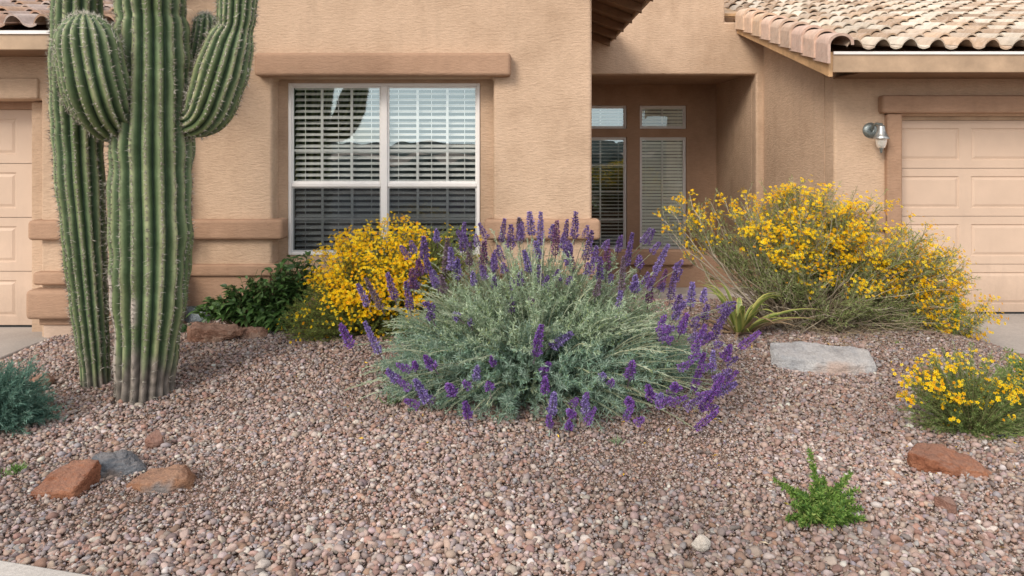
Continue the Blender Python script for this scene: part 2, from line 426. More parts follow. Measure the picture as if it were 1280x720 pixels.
b = MB(); b.box(XF, gx0, 9.36, 9.44, -0.2, 0.415); b.build('standin_wall', M['stucco_dark'], house, 0.01)  # low wall standing in for the wall and sill below the entry windows
b = MB(); b.box(1.10, 2.33, 9.28, 9.42, 0.235, 0.432); b.build('trim_band', M['stucco_dark'], house, 0.025)
b = MB(); b.box(0.9, gx0 - .02, 8.9, 9.36, -0.2, -0.06); b.build('porch_step', M['concrete'], house, 0.015)
# trim bands
def band(x0, x1, y, z0, z1, mat='stucco_dark', d=0.2, bev=0.035):
    b = MB(); b.box(x0, x1, y, y + d, z0, z1); return b.build('trim_band', M[mat], house, bev)
band(XL + .03, -2.165, 6.79, 0.88, 1.075)
band(-4.45, XL + .02, 6.60, 0.90, 1.085)
band(-0.265, XF + 0.075, 6.79, 0.88, 1.075)
band(XL + .03, -2.22, 6.82, 0.53, 0.645, bev=0.025)
band(-4.40, XL + .02, 6.60, 0.49, 0.61, bev=0.025)
band(-4.43, XL + .02, 6.54, 0.185, 0.455, bev=0.04)
band(-4.36, XL + .02, 6.63, 0.115, 0.19, bev=0.015)
band(-4.33, XL + .02, 6.65, -0.1, 0.12, mat='stucco_pale', bev=0.01)
band(XL + .03, XW0 - .01, 6.855, -0.1, 0.535, bev=0.01)
band(XW1 + .01, XF + .01, 6.855, -0.1, 0.535, bev=0.01)
band(-0.24, XF + .05, 6.82, 0.53, 0.645, bev=0.025)
band(-2.4, -0.1, 7.03, 0.0, 0.53, d=0.1, bev=0.01)
band(gx0 - .06, gd0 - 0.17, YG - 0.07, 0.86, 1.06)
band(gx0 - .05, gd0 - 0.17, YG - 0.05, 0.50, 0.62, bev=0.025)
b = MB(); b.box(-2.42, -0.01, 6.74, 6.95, 2.425, 2.645); b.build('window_header', M['stucco_dark'], house, 0.035)

# ---- windows
def window(x0, x1, z0, z1, y, sashes, mull, blind_mat, tilt, screen_rows=(), fr=0.03, room=None, blind_sp=0.0575, glass='glass'):
    """sashes: list of (x0,x1,z0,z1,ncol,[row z]) glazed openings"""
    b = MB()
    b.box(x0, x0 + fr, y, y + .07, z0, z1); b.box(x1 - fr, x1, y, y + .07, z0, z1)
    b.box(x0 + fr, x1 - fr, y, y + .07, z1 - fr, z1); b.box(x0 + fr, x1 - fr, y, y + .07, z0, z0 + fr)
    for m in mull: b.box(*m)
    w = b.build('window', M['vinyl'], house, 0.006, 2)
    for (a0, a1, c0, c1, nc, rows, scr) in sashes:
        p = MB(); yy = y + (0.035 if not scr else 0.05)
        p.quad((a0, yy, c0), (a1, yy, c0), (a1, yy, c1), (a0, yy, c1)); p.build('pane', M[glass], w)
        m = MB(); t = 0.0125; ym = yy + 0.006
        for i in range(1, nc):
            xc = a0 + (a1 - a0) * i / nc; m.box(xc - t, xc + t, ym, ym + .008, c0, c1)
        for zr in rows:
            m.box(a0, a1, ym + .0015, ym + .0065, zr - t, zr + t)
        if nc > 1 or rows: m.build('muntin', M['vinyl'], w)
        sb = MB(); s = 0.016
        sb.box(a0 - .01, a0 + s, yy - .012, yy + .02, c0, c1); sb.box(a1 - s, a1 + .01, yy - .012, yy + .02, c0, c1)
        sb.box(a0 + s, a1 - s, yy - .012, yy + .02, c0 - .01, c0 + s); sb.box(a0 + s, a1 - s, yy - .012, yy + .02, c1 - s, c1 + .01)
        sb.build('sash', M['vinyl'], w, 0.004, 2)
        if scr:
            q = MB(); q.quad((a0 + s, y + .012, c0 + s), (a1 - s, y + .012, c0 + s), (a1 - s, y + .012, c1 - s), (a0 + s, y + .012, c1 - s))
            q.build('insect_screen', M['screen'], w)
    # venetian blinds, one per side of the mullion
    spans = [(x0 + fr, x1 - fr)] if len(mull) == 0 or blind_sp < 0 else None
    xm = (x0 + x1) / 2
    spans = [(x0 + .05, xm - .03), (xm + .03, x1 - .05)] if (x1 - x0) > 1.3 else [(x0 + .03, x1 - .03)]
    sp = abs(blind_sp)
    for (s0, s1) in spans:
        bb = MB(); z = z1 - 0.10; yb = y + 0.095; i = 0
        while z > z0 + 0.03:
            tl = tilt + random.uniform(-.05, .05); hw = 0.025
            dy, dz = hw * math.cos(tl), hw * math.sin(tl)
            sag = random.uniform(-.0015, .0015)
            P = [(s0, yb - dy, z - dz + sag), (s1, yb - dy, z - dz - sag), (s1, yb + dy, z + dz - sag), (s0, yb + dy, z + dz + sag)]
            bb.prism([Vector(p) for p in P], (0, 0, 0.003)); z -= sp; i += 1
        bb.box(s0, s1, yb - .03, yb + .03, z1 - .06, z1 - .015)
        bb.build('blind', M[blind_mat], w)
        for f in (0.12, 0.5, 0.88):
            cd = MB(); xc = s0 + (s1 - s0) * f; cd.box(xc - .003, xc + .003, yb - .034, yb - .031, z0 + .03, z1 - .06)
            cd.build('cord', M[blind_mat], w)
    return w
Yw = 7.085; xm = (wx0 + wx1) / 2; zr = 1.75 - 46 * Yw / F
zz = lambda yp: 1.75 - (yp - 185) * Yw / F
window(wx0, wx1, wz0, wz1, Yw - .03,
    [(wx0 + .03, xm - .032, zr + .02, wz1 - .03, 3, [zz(147), zz(188)], False), (xm + .032, wx1 - .03, zr + .02, wz1 - .03, 3, [zz(147), zz(188)], False),
     (wx0 + .03, xm - .032, wz0 + .03, zr - .02, 3, [zz(274)], True), (xm + .032, wx1 - .03, wz0 + .03, zr - .02, 3, [zz(274)], True)],
    [(xm - .032, xm + .032, Yw - .032, Yw + .04, wz0 + .03, wz1 - .03), (wx0 + .03, xm - .032, Yw - .02, Yw + .03, zr - .02, zr + .02), (xm + .032, wx1 - .03, Yw - .02, Yw + .03, zr - .02, zr + .02)],
    'blind', 0.55)
window(1.05, 1.905, 0.05, 1.93, YB + .04, [(1.08, 1.875, 0.08, 1.90, 2, [0.55, 1.02, 1.46], False)], [], 'blind_entry', 0.25, fr=.03)
window(1.05, 1.905, 2.07, 2.455, YB + .04, [(1.08, 1.875, 2.10, 2.425, 2, [], False)], [], 'blind', 0.9, fr=.03)
window(2.126, 2.897, 0.05, 1.93, YB + .04, [(2.156, 2.867, 0.08, 1.90, 2, [], False)], [], 'blind_entry', 0.95, fr=.03, glass='glass_low', blind_sp=0.0545)
window(2.126, 2.897, 2.07, 2.455, YB + .04, [(2.156, 2.867, 2.10, 2.425, 2, [], False)], [], 'blind_entry', 1.0, fr=.03, glass='glass_low', blind_sp=0.0545)
# dark rooms behind the glass
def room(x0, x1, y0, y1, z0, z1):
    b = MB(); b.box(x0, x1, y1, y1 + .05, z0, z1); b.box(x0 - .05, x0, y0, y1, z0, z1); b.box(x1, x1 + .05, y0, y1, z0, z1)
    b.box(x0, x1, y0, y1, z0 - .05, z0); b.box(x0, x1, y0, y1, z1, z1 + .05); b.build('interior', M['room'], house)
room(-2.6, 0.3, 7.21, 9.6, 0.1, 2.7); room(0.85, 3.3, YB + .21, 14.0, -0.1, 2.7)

# ---- garage doors
def garage_door(x0, x1, z0, z1, y, pw, gap, nsec, first):
    b = MB(); b.box(x0, x1, y + .03, y + .06, z0, z1); d = b.build('garage_door', M['door'], house)
    sh = (z1 - z0) / nsec
    for s in range(nsec):
        za, zb = z0 + s * sh + .003, z0 + (s + 1) * sh - .003
        bm = bmesh.new(); xs = [x0]; x = first
        while x + pw < x1 - .02:
            xs += [x, x + pw]; x += pw + gap
        xs.append(x1); zs = [za, za + 0.085, zb - 0.085, zb]
        vv = [[bm.verts.new((X, y, Z)) for X in xs] for Z in zs]; pf = []
        for k in range(3):
            for i in range(len(xs) - 1):
                f = bm.faces.new((vv[k][i], vv[k][i+1], vv[k+1][i+1], vv[k+1][i]))
                if k == 1 and i % 2 == 1: pf.append(f)
        for f in bm.faces: f.normal_update()
        bmesh.ops.inset_individual(bm, faces=pf, thickness=0.014, depth=-0.011)
        bmesh.ops.inset_individual(bm, faces=pf, thickness=0.012, depth=0.0)
        bmesh.ops.inset_individual(bm, faces=pf, thickness=0.035, depth=0.009)
        ed = [e for e in bm.edges if e.is_boundary]
        r = bmesh.ops.extrude_edge_only(bm, edges=ed)
        for g in r['geom']:
            if isinstance(g, bmesh.types.BMVert): g.co.y += .035
        bmesh.ops.recalc_face_normals(bm, faces=bm.faces[:])
        off = wloc(d)
        for q in bm.verts: q.co -= off
        me = bpy.data.meshes.new('door_section'); bm.to_mesh(me); bm.free(); me.materials.append(M['door'])
        o = bpy.data.objects.new('door_section', me); col.objects.link(o); o.parent = d
    b = MB(); b.box(x0, x1, y + .004, y + .05, z0 - .022, z0); b.build('door_seal', M['rubber'], d)
garage_door(-9.7, -4.585, 0.02, 2.125, 7.03, 0.685, 0.13, 4, -9.7 + .10)
garage_door(gd0 + .001, gd1, -0.055, 2.055, YG + 0.12, 0.685, 0.13, 4, gd0 + .035)

# ---- roofs
def tile_roof(x0, x1, Y0, z0, slope, ncourse, clip=None, seed=1, clay=((0.66, 0.57, 0.46), (0.56, 0.41, 0.29), (0.42, 0.30, 0.21), (0.74, 0.66, 0.55), (0.62, 0.50, 0.39))):
    rg = np.random.default_rng(seed)
    c, s = math.cos(slope), math.sin(slope); e = 0.335; L = 0.40; per = 0.27; nu = 12
    u = np.linspace(0, 1, nu + 1)
    prof = np.where(u < .58, 0.078 * np.sin(np.pi * np.clip(u / .58, 0, 1)) ** 0.75, -0.020 * np.sin(np.pi * np.clip((u - .58) / .42, 0, 1)))
    V = []; Q = []; C = []; n = 0
    ntile = int((x1 - x0) / per)
    for j in range(ncourse):
        for i in range(ntile):
            xa = x0 + i * per + rg.normal(0, .003)
            if clip and not clip(xa + per / 2, Y0 + c * (j * e + .2)): continue
            s0 = j * e + rg.normal(0, .008); s1 = s0 + L; dz = rg.normal(0, .003); tw = rg.normal(0, .008)
            h0, h1 = 0.046 + dz, 0.004 + dz
            X = xa + u * per * 1.03
            base = clay[rg.integers(len(clay))]; cc = np.array(base) * rg.uniform(.82, 1.12)
            rows = []
            for (sl, hh, lip) in ((s0, h0 - .019, 1), (s0, h0, 0), ((s0 + s1) / 2, (h0 + h1) / 2, 0), (s1, h1, 0)):
                ss = sl + tw * (u - .5)
                rows.append(np.stack([X, Y0 + c * ss - s * (prof + hh), z0 + s * ss + c * (prof + hh)], -1))
            rows.insert(1, rows[1].copy())  # split normal at lip
            V.append(np.concatenate(rows)); C.append(np.tile(cc, (5 * (nu + 1), 1)))
            for a in (0, 2, 3):
                k = n + a * (nu + 1) + np.arange(nu)
                Q.append(np.stack([k, k + 1, k + nu + 2, k + nu + 1], -1))
            n += 5 * (nu + 1)
    o = build('roof', np.concatenate(V), [np.concatenate(Q)], M['tile'], house, np.concatenate(C), smooth=True)
    return o
def rake_tiles(roof, xr, Y0, z0, slope, nt, side, seed=3):
    rg = np.random.default_rng(seed); c, s = math.cos(slope), math.sin(slope)
    for t in range(nt):
        s0 = -0.05 + t * 0.335; s1 = s0 + 0.40; na = 10
        th = np.linspace(-0.05, np.pi, na + 1)
        cc = np.array((0.66, 0.49, 0.37)) * rg.uniform(.85, 1.12) * np.array((1, rg.uniform(.94, 1.05), rg.uniform(.9, 1.08)))
        rows = []
        for sl, r in ((s0, .100), (s0, .130), (s0, .130), (s0 + .2, .120), (s1, .106)):
            # outer flank hangs vertically over the board, top is rounded
            dx = -side * np.cos(th) * r; hh = np.sin(th) * r * 0.85
            hang = np.where(th < 0.2, 0.0, 0.0)
            xx = xr + dx; lift = (0.035 if sl == s0 else (0.02 if sl < s1 else 0.0)) + .02
            ss = np.full_like(th, sl)
            rows.append(np.stack([xx, Y0 + c * ss - s * (hh + lift), z0 + s * ss + c * (hh + lift)], -1))
        # vertical skirt on the outer flank
        skirt = []
        for r_ in rows:
            p = r_[-1 if side < 0 else 0].copy() if False else r_[np.argmin(r_[:, 0]) if side < 0 else np.argmax(r_[:, 0])].copy()
            p2 = p.copy(); p2[2] -= 0.185; skirt.append((p, p2))
        V = np.concatenate(rows); n = na + 1; Q = []
        for a in (0, 2, 3):
            k = a * n + np.arange(na); Q.append(np.stack([k, k + 1, k + n + 1, k + n], -1))
        sv = np.array([q for pr in skirt for q in pr]); o0 = len(V); V = np.concatenate([V, sv])
        for a in (0, 2, 3): Q.append(np.array([[o0 + 2*a, o0 + 2*a + 1, o0 + 2*a + 3, o0 + 2*a + 2]]))
        build('rake_tile', V, [np.concatenate(Q)], M['tile'], roof, np.tile(cc, (len(V), 1)), smooth=True)
SL = math.atan(0.29)
# right garage roof
RX0, RY0 = 3.12, 7.10
roofR = tile_roof(RX0 + .16, 10.8, RY0 - .03, 2.712, SL, 28, seed=5)
rake_tiles(roofR, RX0 + 0.08, RY0 - .03, 2.72, SL, 9, -1)
b = MB(); b.prism([(RX0 + .02, RY0 + .05, 2.69), (11, RY0 + .05, 2.69), (11, 17.0, 2.69 + 9.95 * .29), (RX0 + .02, 17.0, 2.69 + 9.95 * .29)], (0, 0, -0.03)); b.build('roof_deck', M['soffit'], roofR)
b = MB(); b.box(RX0 + .045, 11, RY0, RY0 + .035, 2.497, 2.69); b.build('fascia', M['fascia'], roofR, 0.006, 2)
b = MB(); b.box(RX0 + .045, 11, RY0 - .018, RY0 - .001, 2.672, 2.70); b.build('drip_edge', M['vinyl'], roofR)
b = MB(); b.prism([(RX0, RY0 - .005, 2.45), (RX0, RY0 - .005, 2.695), (RX0, YE - .005, 2.695 + 2.9 * .29), (RX0, YE - .005, 2.50 + 2.9 * .29)], (0.042, 0, 0)); b.build('rake_board', M['rakeboard'], roofR, 0.005, 2)
b = MB(); b.box(gx0 - .002, 11, RY0 + .04, YG + .02, 2.50, 2.515); b.prism([(RX0 + .044, RY0 + .04, 2.53), (gx0 - .004, RY0 + .04, 2.53), (gx0 - .004, YG + .02, 2.735), (RX0 + .044, YG + .02, 2.735)], (0, 0, .012)); b.build('soffit', M['soffit'], roofR)
b = MB(); b.prism([(RX0 + .044, YG + .02, 2.735), (gx0 + .1, YG + .02, 2.735), (gx0 + .1, YE, 2.735 + 2.18 * .29), (RX0 + .044, YE, 2.735 + 2.18 * .29)], (0, 0, .012)); b.build('soffit', M['soffit'], roofR)
b = MB(); b.prism([(2.90, 10.22, 3.62), (3.55, 10.22, 3.62), (3.75, 11.3, 3.93), (2.90, 11.3, 3.93)], (0, 0, 0.04)); b.prism([(2.90, 10.24, 3.58), (3.5, 10.24, 3.58), (3.5, 10.28, 3.58), (2.9, 10.28, 3.58)], (0, 0, .04)); b.build('flashing', M['rakeboard'], roofR)
b = MB(); b.box(2.80, 3.60, 10.215, 10.5, 3.2, 3.60); b.build('wall', M['soffit'], house)  # added dark filler block standing in for the dark gap under the flashing
# left garage roof
LY0 = 6.15
roofL = tile_roof(-10.8, -3.10, LY0 - .03, 2.765, SL, 13, seed=9, clay=((0.50, 0.33, 0.23), (0.56, 0.36, 0.26), (0.45, 0.34, 0.29), (0.58, 0.47, 0.42)), clip=lambda x, y: not (x > XL - .12 and y > 6.7))
rake_tiles(roofL, -3.06, LY0 - .03, 2.765, SL, 2, 1, 8)
b = MB(); b.box(-11, -2.99, LY0, LY0 + .035, 2.59, 2.742); b.build('fascia', M['fascia'], roofL, 0.006, 2)
b = MB(); b.box(-11, -2.99, LY0 - .018, LY0 - .001, 2.722, 2.752); b.build('drip_edge', M['vinyl'], roofL)
b = MB(); b.prism([(-2.99, LY0, 2.57), (-2.99, LY0, 2.75), (-2.99, 6.868, 2.96), (-2.99, 6.868, 2.78)], (-.04, 0, 0)); b.build('rake_board', M['rakeboard'], roofL)
b = MB(); b.box(-11, -3.035, LY0 + .04, 6.69, 2.595, 2.61); b.build('soffit', M['soffit'], roofL)
b = MB(); b.prism([(-11, LY0 + .05, 2.735), (-3.14, LY0 + .05, 2.735), (-3.14, 11.0, 2.735 + 4.8 * .29), (-11, 11.0, 2.735 + 4.8 * .29)], (0, 0, -.03)); b.build('roof_deck', M['soffit'], roofL)
# main gable roof over the window wall (only its right eave shows)
def slab(xa, za, xb, zb, y0, y1, t, name, mat, par, bev=0):
    b = MB(); b.prism([(xa, y0, za), (xb, y0, zb), (xb, y0, zb + t), (xa, y0, za + t)], (0, y1 - y0, 0)); return b.build(name, mat, par, bev)
mainr = slab(-1.18, 4.22, 1.36, 3.255, 6.45, 9.99, 0.05, 'roof', M['soffit'], house)
slab(-1.18, 4.222, -3.7, 3.258, 6.45, 9.99, 0.05, 'roof_deck', M['soffit'], mainr)
b = MB(); b.box(1.36, 1.395, 6.45, 9.985, 3.225, 3.42); b.build('fascia', M['fascia'], mainr, 0.006, 2)
for yy in np.arange(6.9, 10.0, 0.61): 
    b = MB(); b.prism([(0.77, yy, 3.38), (1.355, yy, 3.16), (1.355, yy, 3.25), (0.77, yy, 3.475)], (0, .045, 0)); b.build('rafter', M['soffit'], mainr)

# ------------------------------------------------------------------ wall lantern
def lathe(prof, cx, cy, cz, n=20):
    V = []; Q = []
    for (r, z) in prof:
        for i in range(n):
            a = 2 * math.pi * i / n; V.append((cx + r * math.cos(a), cy + r * math.sin(a), cz + z))
    for j in range(len(prof) - 1):
        for i in range(n): Q.append((j*n + i, j*n + (i+1) % n, (j+1)*n + (i+1) % n, (j+1)*n + i))
    return np.array(V), np.array(Q)
def tube_mesh(pts, rads, n=8):
    pts = [Vector(p) for p in pts]; V = []; Q = []
    for i, p in enumerate(pts):
        d = (pts[min(i+1, len(pts)-1)] - pts[max(i-1, 0)]).normalized()
        a = d.orthogonal() if i == 0 else (a - d * a.dot(d)); a.normalize(); bb = d.cross(a)
        for k in range(n):
            t = 2 * math.pi * k / n; V.append(p + (a * math.cos(t) + bb * math.sin(t)) * rads[min(i, len(rads)-1)])
    for i in range(len(pts) - 1):
        for k in range(n): Q.append((i*n + k, i*n + (k+1) % n, (i+1)*n + (k+1) % n, (i+1)*n + k))
    return np.array([tuple(v) for v in V]), np.array(Q)
lp = px(1088, 163, YG)
lan = empty('wall_lantern', lp, 'pewter wall lantern with bell shade and glass globe beside the right garage door', 'wall lamp')
V, Q = lathe([(0.0, 0), (0.02, -.032), (0.05, -.030), (0.078, -.018), (0.086, 0.0)], 0, 0, 0, 24)
V2 = np.stack([lp.x + V[:, 0], lp.y + V[:, 2] * 1.0 + .0, lp.z + V[:, 1]], -1); build('backplate', V2, [Q], M['metal'], lan, smooth=True)
hx, hy = lp.x + 0.045, lp.y - 0.14
V, Q = tube_mesh([(lp.x, lp.y - .02, lp.z + .0), (lp.x + .005, lp.y - .05, lp.z + .05), (lp.x + .02, lp.y - .09, lp.z + .07), (hx, hy, lp.z + .06), (hx, hy, lp.z + .02)], [.016, .015, .015, .018, .03], 10)
build('arm', V, [Q], M['metal'], lan, smooth=True)
V, Q = lathe([(0.0, .055), (.035, .052), (.040, .035), (.042, .0), (.052, -.03), (.066, -.062), (.085, -.088), (.082, -.094), (.06, -.07)], hx, hy, lp.z, 22)
sh = build('shade', V, [Q], M['metal_bright'], lan, smooth=True)
V, Q = lathe([(.060, -.078), (.058, -.11), (.050, -.155), (.040, -.185), (.018, -.195)], hx, hy, lp.z, 20)
build('globe', V, [Q], M['lamp_glass'], lan, smooth=True)
V, Q = lathe([(.022, -.190), (.024, -.200), (.011, -.210), (.015, -.226), (.009, -.240), (0, -.250)], hx, hy, lp.z, 12)
build('finial', V, [Q], M['metal'], lan, smooth=True)

# ------------------------------------------------------------------ gravel (nobody could count it)
def ico(sub):
    bm = bmesh.new(); bmesh.ops.create_icosphere(bm, subdivisions=sub, radius=1.0)
    bm.verts.ensure_lookup_table()
    V = np.array([v.co for v in bm.verts]); Fc = np.array([[v.index for v in f.verts] for f in bm.faces]); bm.free()
    return V, Fc
def rand_rot(n, flat=0.35):
    yaw = rng.uniform(0, 2*np.pi, n); tx = rng.normal(0, flat, n); ty = rng.normal(0, flat, n)
    cy, sy, cx_, sx_, cz_, sz_ = np.cos(ty), np.sin(ty), np.cos(tx), np.sin(tx), np.cos(yaw), np.sin(yaw)
    Rm = np.empty((n, 3, 3))
    Rm[:, 0, 0] = cz_*cy; Rm[:, 0, 1] = cz_*sy*sx_ - sz_*cx_; Rm[:, 0, 2] = cz_*sy*cx_ + sz_*sx_
    Rm[:, 1, 0] = sz_*cy; Rm[:, 1, 1] = sz_*sy*sx_ + cz_*cx_; Rm[:, 1, 2] = sz_*sy*cx_ - cz_*sx_
    Rm[:, 2, 0] = -sy; Rm[:, 2, 1] = cy*sx_; Rm[:, 2, 2] = cy*cx_
    return Rm
PAL = np.array([(0.41,0.30,0.255),(0.33,0.22,0.18),(0.49,0.40,0.35),(0.39,0.315,0.295),(0.54,0.47,0.43),(0.30,0.245,0.23),(0.40,0.25,0.19),(0.60,0.54,0.50),(0.36,0.325,0.33),(0.46,0.345,0.295),(0.66,0.62,0.58),(0.21,0.17,0.16)])
PW = np.array([.17,.14,.13,.14,.06,.08,.08,.025,.08,.13,.010,.035]); PW /= PW.sum()
def in_yard(X, Y):
    side = Y * 0.80 + 1.6
    edge = 2.44 - (X - 0.5) * 0.228                 # sidewalk edge
    ok = (np.abs(X) < side) & (Y > np.maximum(edge, 2.3)) & (X > -4.22 - 0.0) & (X < 4.36 + 0.0)
    ok |= (X <= -4.22) & (Y < 5.0) & (Y > edge) & (np.abs(X) < side)
    ok |= (X >= 4.36) & (Y < 4.8) & (np.abs(X) < side)
    ok &= ~((Y > 6.62) & (X < -3.0)) & ~((Y > 6.85) & (X < 0.85)) & (Y < 7.7)
    return ok
def pebbles(y0, y1, dens, smin, smax, sub, lift, ssig=0.42, smed=None):
    V0, F0 = ico(sub); m = len(V0)
    area = (y1 - y0) * 13.0; n = int(area * dens)
    X = rng.uniform(-6.5, 6.5, n); Y = rng.uniform(y0, y1, n)
    ok = in_yard(X, Y)
    # stone size drifts across the yard: patches of finer chippings
    pat = np.array([mnoise.noise((x * .55, y * .9, 4.2)) for x, y in zip(X, Y)])
    X, Y, pat = X[ok], Y[ok], pat[ok]; n = len(X)
    med = smed or (smin * smax) ** .5
    s = np.clip(med * np.exp(rng.normal(0, ssig, n)) * (1 - 0.26 * sstep(0.05, 0.45, pat)), smin, smax)
    sc = np.stack([s * rng.uniform(.85, 1.35, n), s * rng.uniform(.75, 1.05, n), s * rng.uniform(.5, .8, n)], -1)
    Z = gz(X, Y) + sc[:, 2] * rng.uniform(-0.1, .75, n) + lift
    nv = 14; var = np.ones((nv, m))
    for k in range(nv):
        for _ in range(4):
            d = rng.normal(size=3); d /= np.linalg.norm(d); var[k] += 0.16 * rng.normal() * (V0 @ d) ** 2
        for _ in range(7):                       # flattened facets
            d = rng.normal(size=3); d /= np.linalg.norm(d); lim = rng.uniform(.60, .92); q = V0 @ d
            var[k] = np.where(q > lim, var[k] * lim / np.maximum(q, 1e-3), var[k])
    pick = rng.integers(0, nv, n)
    P = V0[None] * var[pick][:, :, None] * sc[:, None, :]
    P = np.einsum('nij,nmj->nmi', rand_rot(n), P) + np.stack([X, Y, Z], -1)[:, None, :]
    c = PAL[rng.choice(len(PAL), n, p=PW)] * np.array((1.05, 1.035, 1.03)) * rng.uniform(.80, 1.20, (n, 1)) * rng.uniform(.95, 1.05, (n, 3))
    dark = 0.80 + 0.28 * np.array([mnoise.noise((x * .8 + 9, y * 1.1, 1.2)) for x, y in zip(X, Y)])
    c = c * np.clip(dark, .6, 1.1)[:, None]
    C = np.repeat(c, m, axis=0)
    Fc = (F0[None] + (np.arange(n) * m)[:, None, None]).reshape(-1, 3)
    return P.reshape(-1, 3), Fc, C
Vs, Fs, Cs = [], [], []; o0 = 0
for args in ((2.3, 3.3, 4000, .005, .026, 2, 0.004, .43, .0100), (3.3, 4.3, 4000, .005, .026, 1, 0.004, .43, .0098), (2.3, 4.3, 3400, .004, .009, 1, 0.0, .3, None),
             (4.3, 7.7, 3700, .005, .025, 1, 0.004, .42, .0096), (4.3, 7.7, 1800, .005, .010, 1, 0.0, .3, None)):
    a, f, c = pebbles(*args); Vs.append(a); Fs.append(f + o0); Cs.append(c); o0 += len(a)
tag(build('gravel', np.concatenate(Vs), [np.concatenate(Fs)], M['pebble'], None, np.concatenate(Cs), smooth=True), 'pinkish brown rounded gravel covering the front yard', 'gravel', kind='stuff')

# ------------------------------------------------------------------ rocks
def rock(label, cx, cy, w, d, h, seed, mat, yaw=0, nclip=9, rough=0.10, tilt=(0, 0), sink=0.25, name='rock', sub=5, pits=0, shape=None, group=None):
    rg = np.random.default_rng(seed); V, Fc = ico(sub)
    if shape == 'slab': V = np.sign(V) * np.abs(V) ** 0.45
    if shape == 'wedge': V = np.sign(V) * np.abs(V) ** 0.7; V[:, 2] *= (0.55 + 0.45 * V[:, 0])
    for _ in range(nclip):
        n = rg.normal(size=3); n[2] = abs(n[2]) * .8; n /= np.linalg.norm(n); lim = rg.uniform(.55, .85)
        q = V @ n; V = V - np.maximum(q - lim, 0)[:, None] * n * .95
    off = rg.uniform(0, 50, 3)
    dsp = np.array([mnoise.noise(Vector(v * 1.6 + off)) * 1.0 + mnoise.noise(Vector(v * 4 + off)) * .45 + mnoise.noise(Vector(v * 11 + off)) * .22 for v in V])
    V = V * (1 + rough * dsp)[:, None]
    if pits:
        pn = np.array([mnoise.noise(Vector(v * 5 + off * 1.3)) for v in V]); V = V * (1 - pits * np.maximum(pn - .15, 0))[:, None]
    V = V * np.array([w / 2, d / 2, h])
    Rm = np.array(Matrix.Rotation(R(yaw), 3, 'Z') @ Matrix.Rotation(R(tilt[0]), 3, 'X') @ Matrix.Rotation(R(tilt[1]), 3, 'Y'))
    V = V @ Rm.T
    z0 = float(gz(cx, cy)); zmin = V[:, 2].min(); zmax = V[:, 2].max()
    V[:, 2] += -zmin - sink * (zmax - zmin) + 0.008
    o = build(name, V + np.array([cx, cy, z0]), [Fc], mat, None, smooth=True, origin=(cx, cy, z0))
    return tag(o, label, 'rock', group)
RM = {
 'red': rock_mat('rock_red', (0.24, 0.085, 0.045), (0.42, 0.19, 0.11)),
 'orange': rock_mat('rock_orange', (0.30, 0.14, 0.08), (0.46, 0.26, 0.16), (0.27, 0.24, 0.23), 2.2),
 'blue': rock_mat('rock_blue', (0.12, 0.14, 0.165), (0.25, 0.26, 0.28), (0.22, 0.18, 0.16), 2.5),
 'pink': rock_mat('rock_pink', (0.30, 0.15, 0.11), (0.40, 0.24, 0.19)),
 'tan': rock_mat('rock_tan', (0.30, 0.15, 0.10), (0.46, 0.28, 0.20), (0.50, 0.34, 0.26), 3),
 'slab': rock_mat('rock_slab', (0.38, 0.39, 0.41), (0.68, 0.66, 0.64), (0.56, 0.44, 0.38), 1.3),
 'slate': rock_mat('rock_slate', (0.20, 0.25, 0.29), (0.32, 0.37, 0.41)),
 'white': rock_mat('rock_white', (0.62, 0.56, 0.48), (0.75, 0.70, 0.63)),
}
def prock(label, x0, x1, y0, y1, h, d, seed, mat, **kw):
    """rock standing where the photo's box x0..x1, y0..y1 has it"""
    p = at((x0 + x1) / 2, y1); Y = p.y + d * .35
    return rock(label, (((x0 + x1) / 2) - CX) * Y / F, Y, (x1 - x0) * Y / F, d, h, seed, RM[mat], **kw)
def hrock(label, x, y, pts, mat, seed, rough=.05, cuts=5, bev=.012):
    """angular stone: hull of a few corner points (metres, y away from the street), chipped and roughened"""
    p = at(x, y); rg = np.random.default_rng(seed); bm = bmesh.new()
    for q in pts: bm.verts.new(q)
    r = bmesh.ops.convex_hull(bm, input=bm.verts[:])
    for v in [v for v in bm.verts if not v.link_faces]: bm.verts.remove(v)
    bmesh.ops.bevel(bm, geom=bm.edges[:], offset=bev, segments=2, profile=.6, affect='EDGES', clamp_overlap=True)
    bmesh.ops.triangulate(bm, faces=bm.faces[:])
    L = max(max(q[0] for q in pts) - min(q[0] for q in pts), .1)
    for _ in range(6):
        long = [e for e in bm.edges if e.calc_length() > L / 42]
        if not long: break
        bmesh.ops.subdivide_edges(bm, edges=long, cuts=1); bmesh.ops.triangulate(bm, faces=[f for f in bm.faces if len(f.verts) > 3])
    bm.normal_update(); off = Vector(rg.uniform(0, 50, 3)); amp = rough * L
    for v in bm.verts:
        c = v.co / L
        n = mnoise.noise(c * 3 + off) * .5 + mnoise.noise(c * 8 + off) * .35 + abs(mnoise.noise(Vector((c.x * 6, c.y * 6, c.z * 26)) + off)) * -.30 + mnoise.noise(c * 22 + off) * .16
        v.co += v.normal * n * amp
    me = bpy.data.meshes.new('rock'); bm.to_mesh(me); bm.free(); me.materials.append(RM[mat])
    for f in me.polygons: f.use_smooth = True
    o = bpy.data.objects.new('rock', me); col.objects.link(o); o.location = (p.x, p.y, float(gz(p.x, p.y)) - .012)
    return tag(o, label, 'rock')
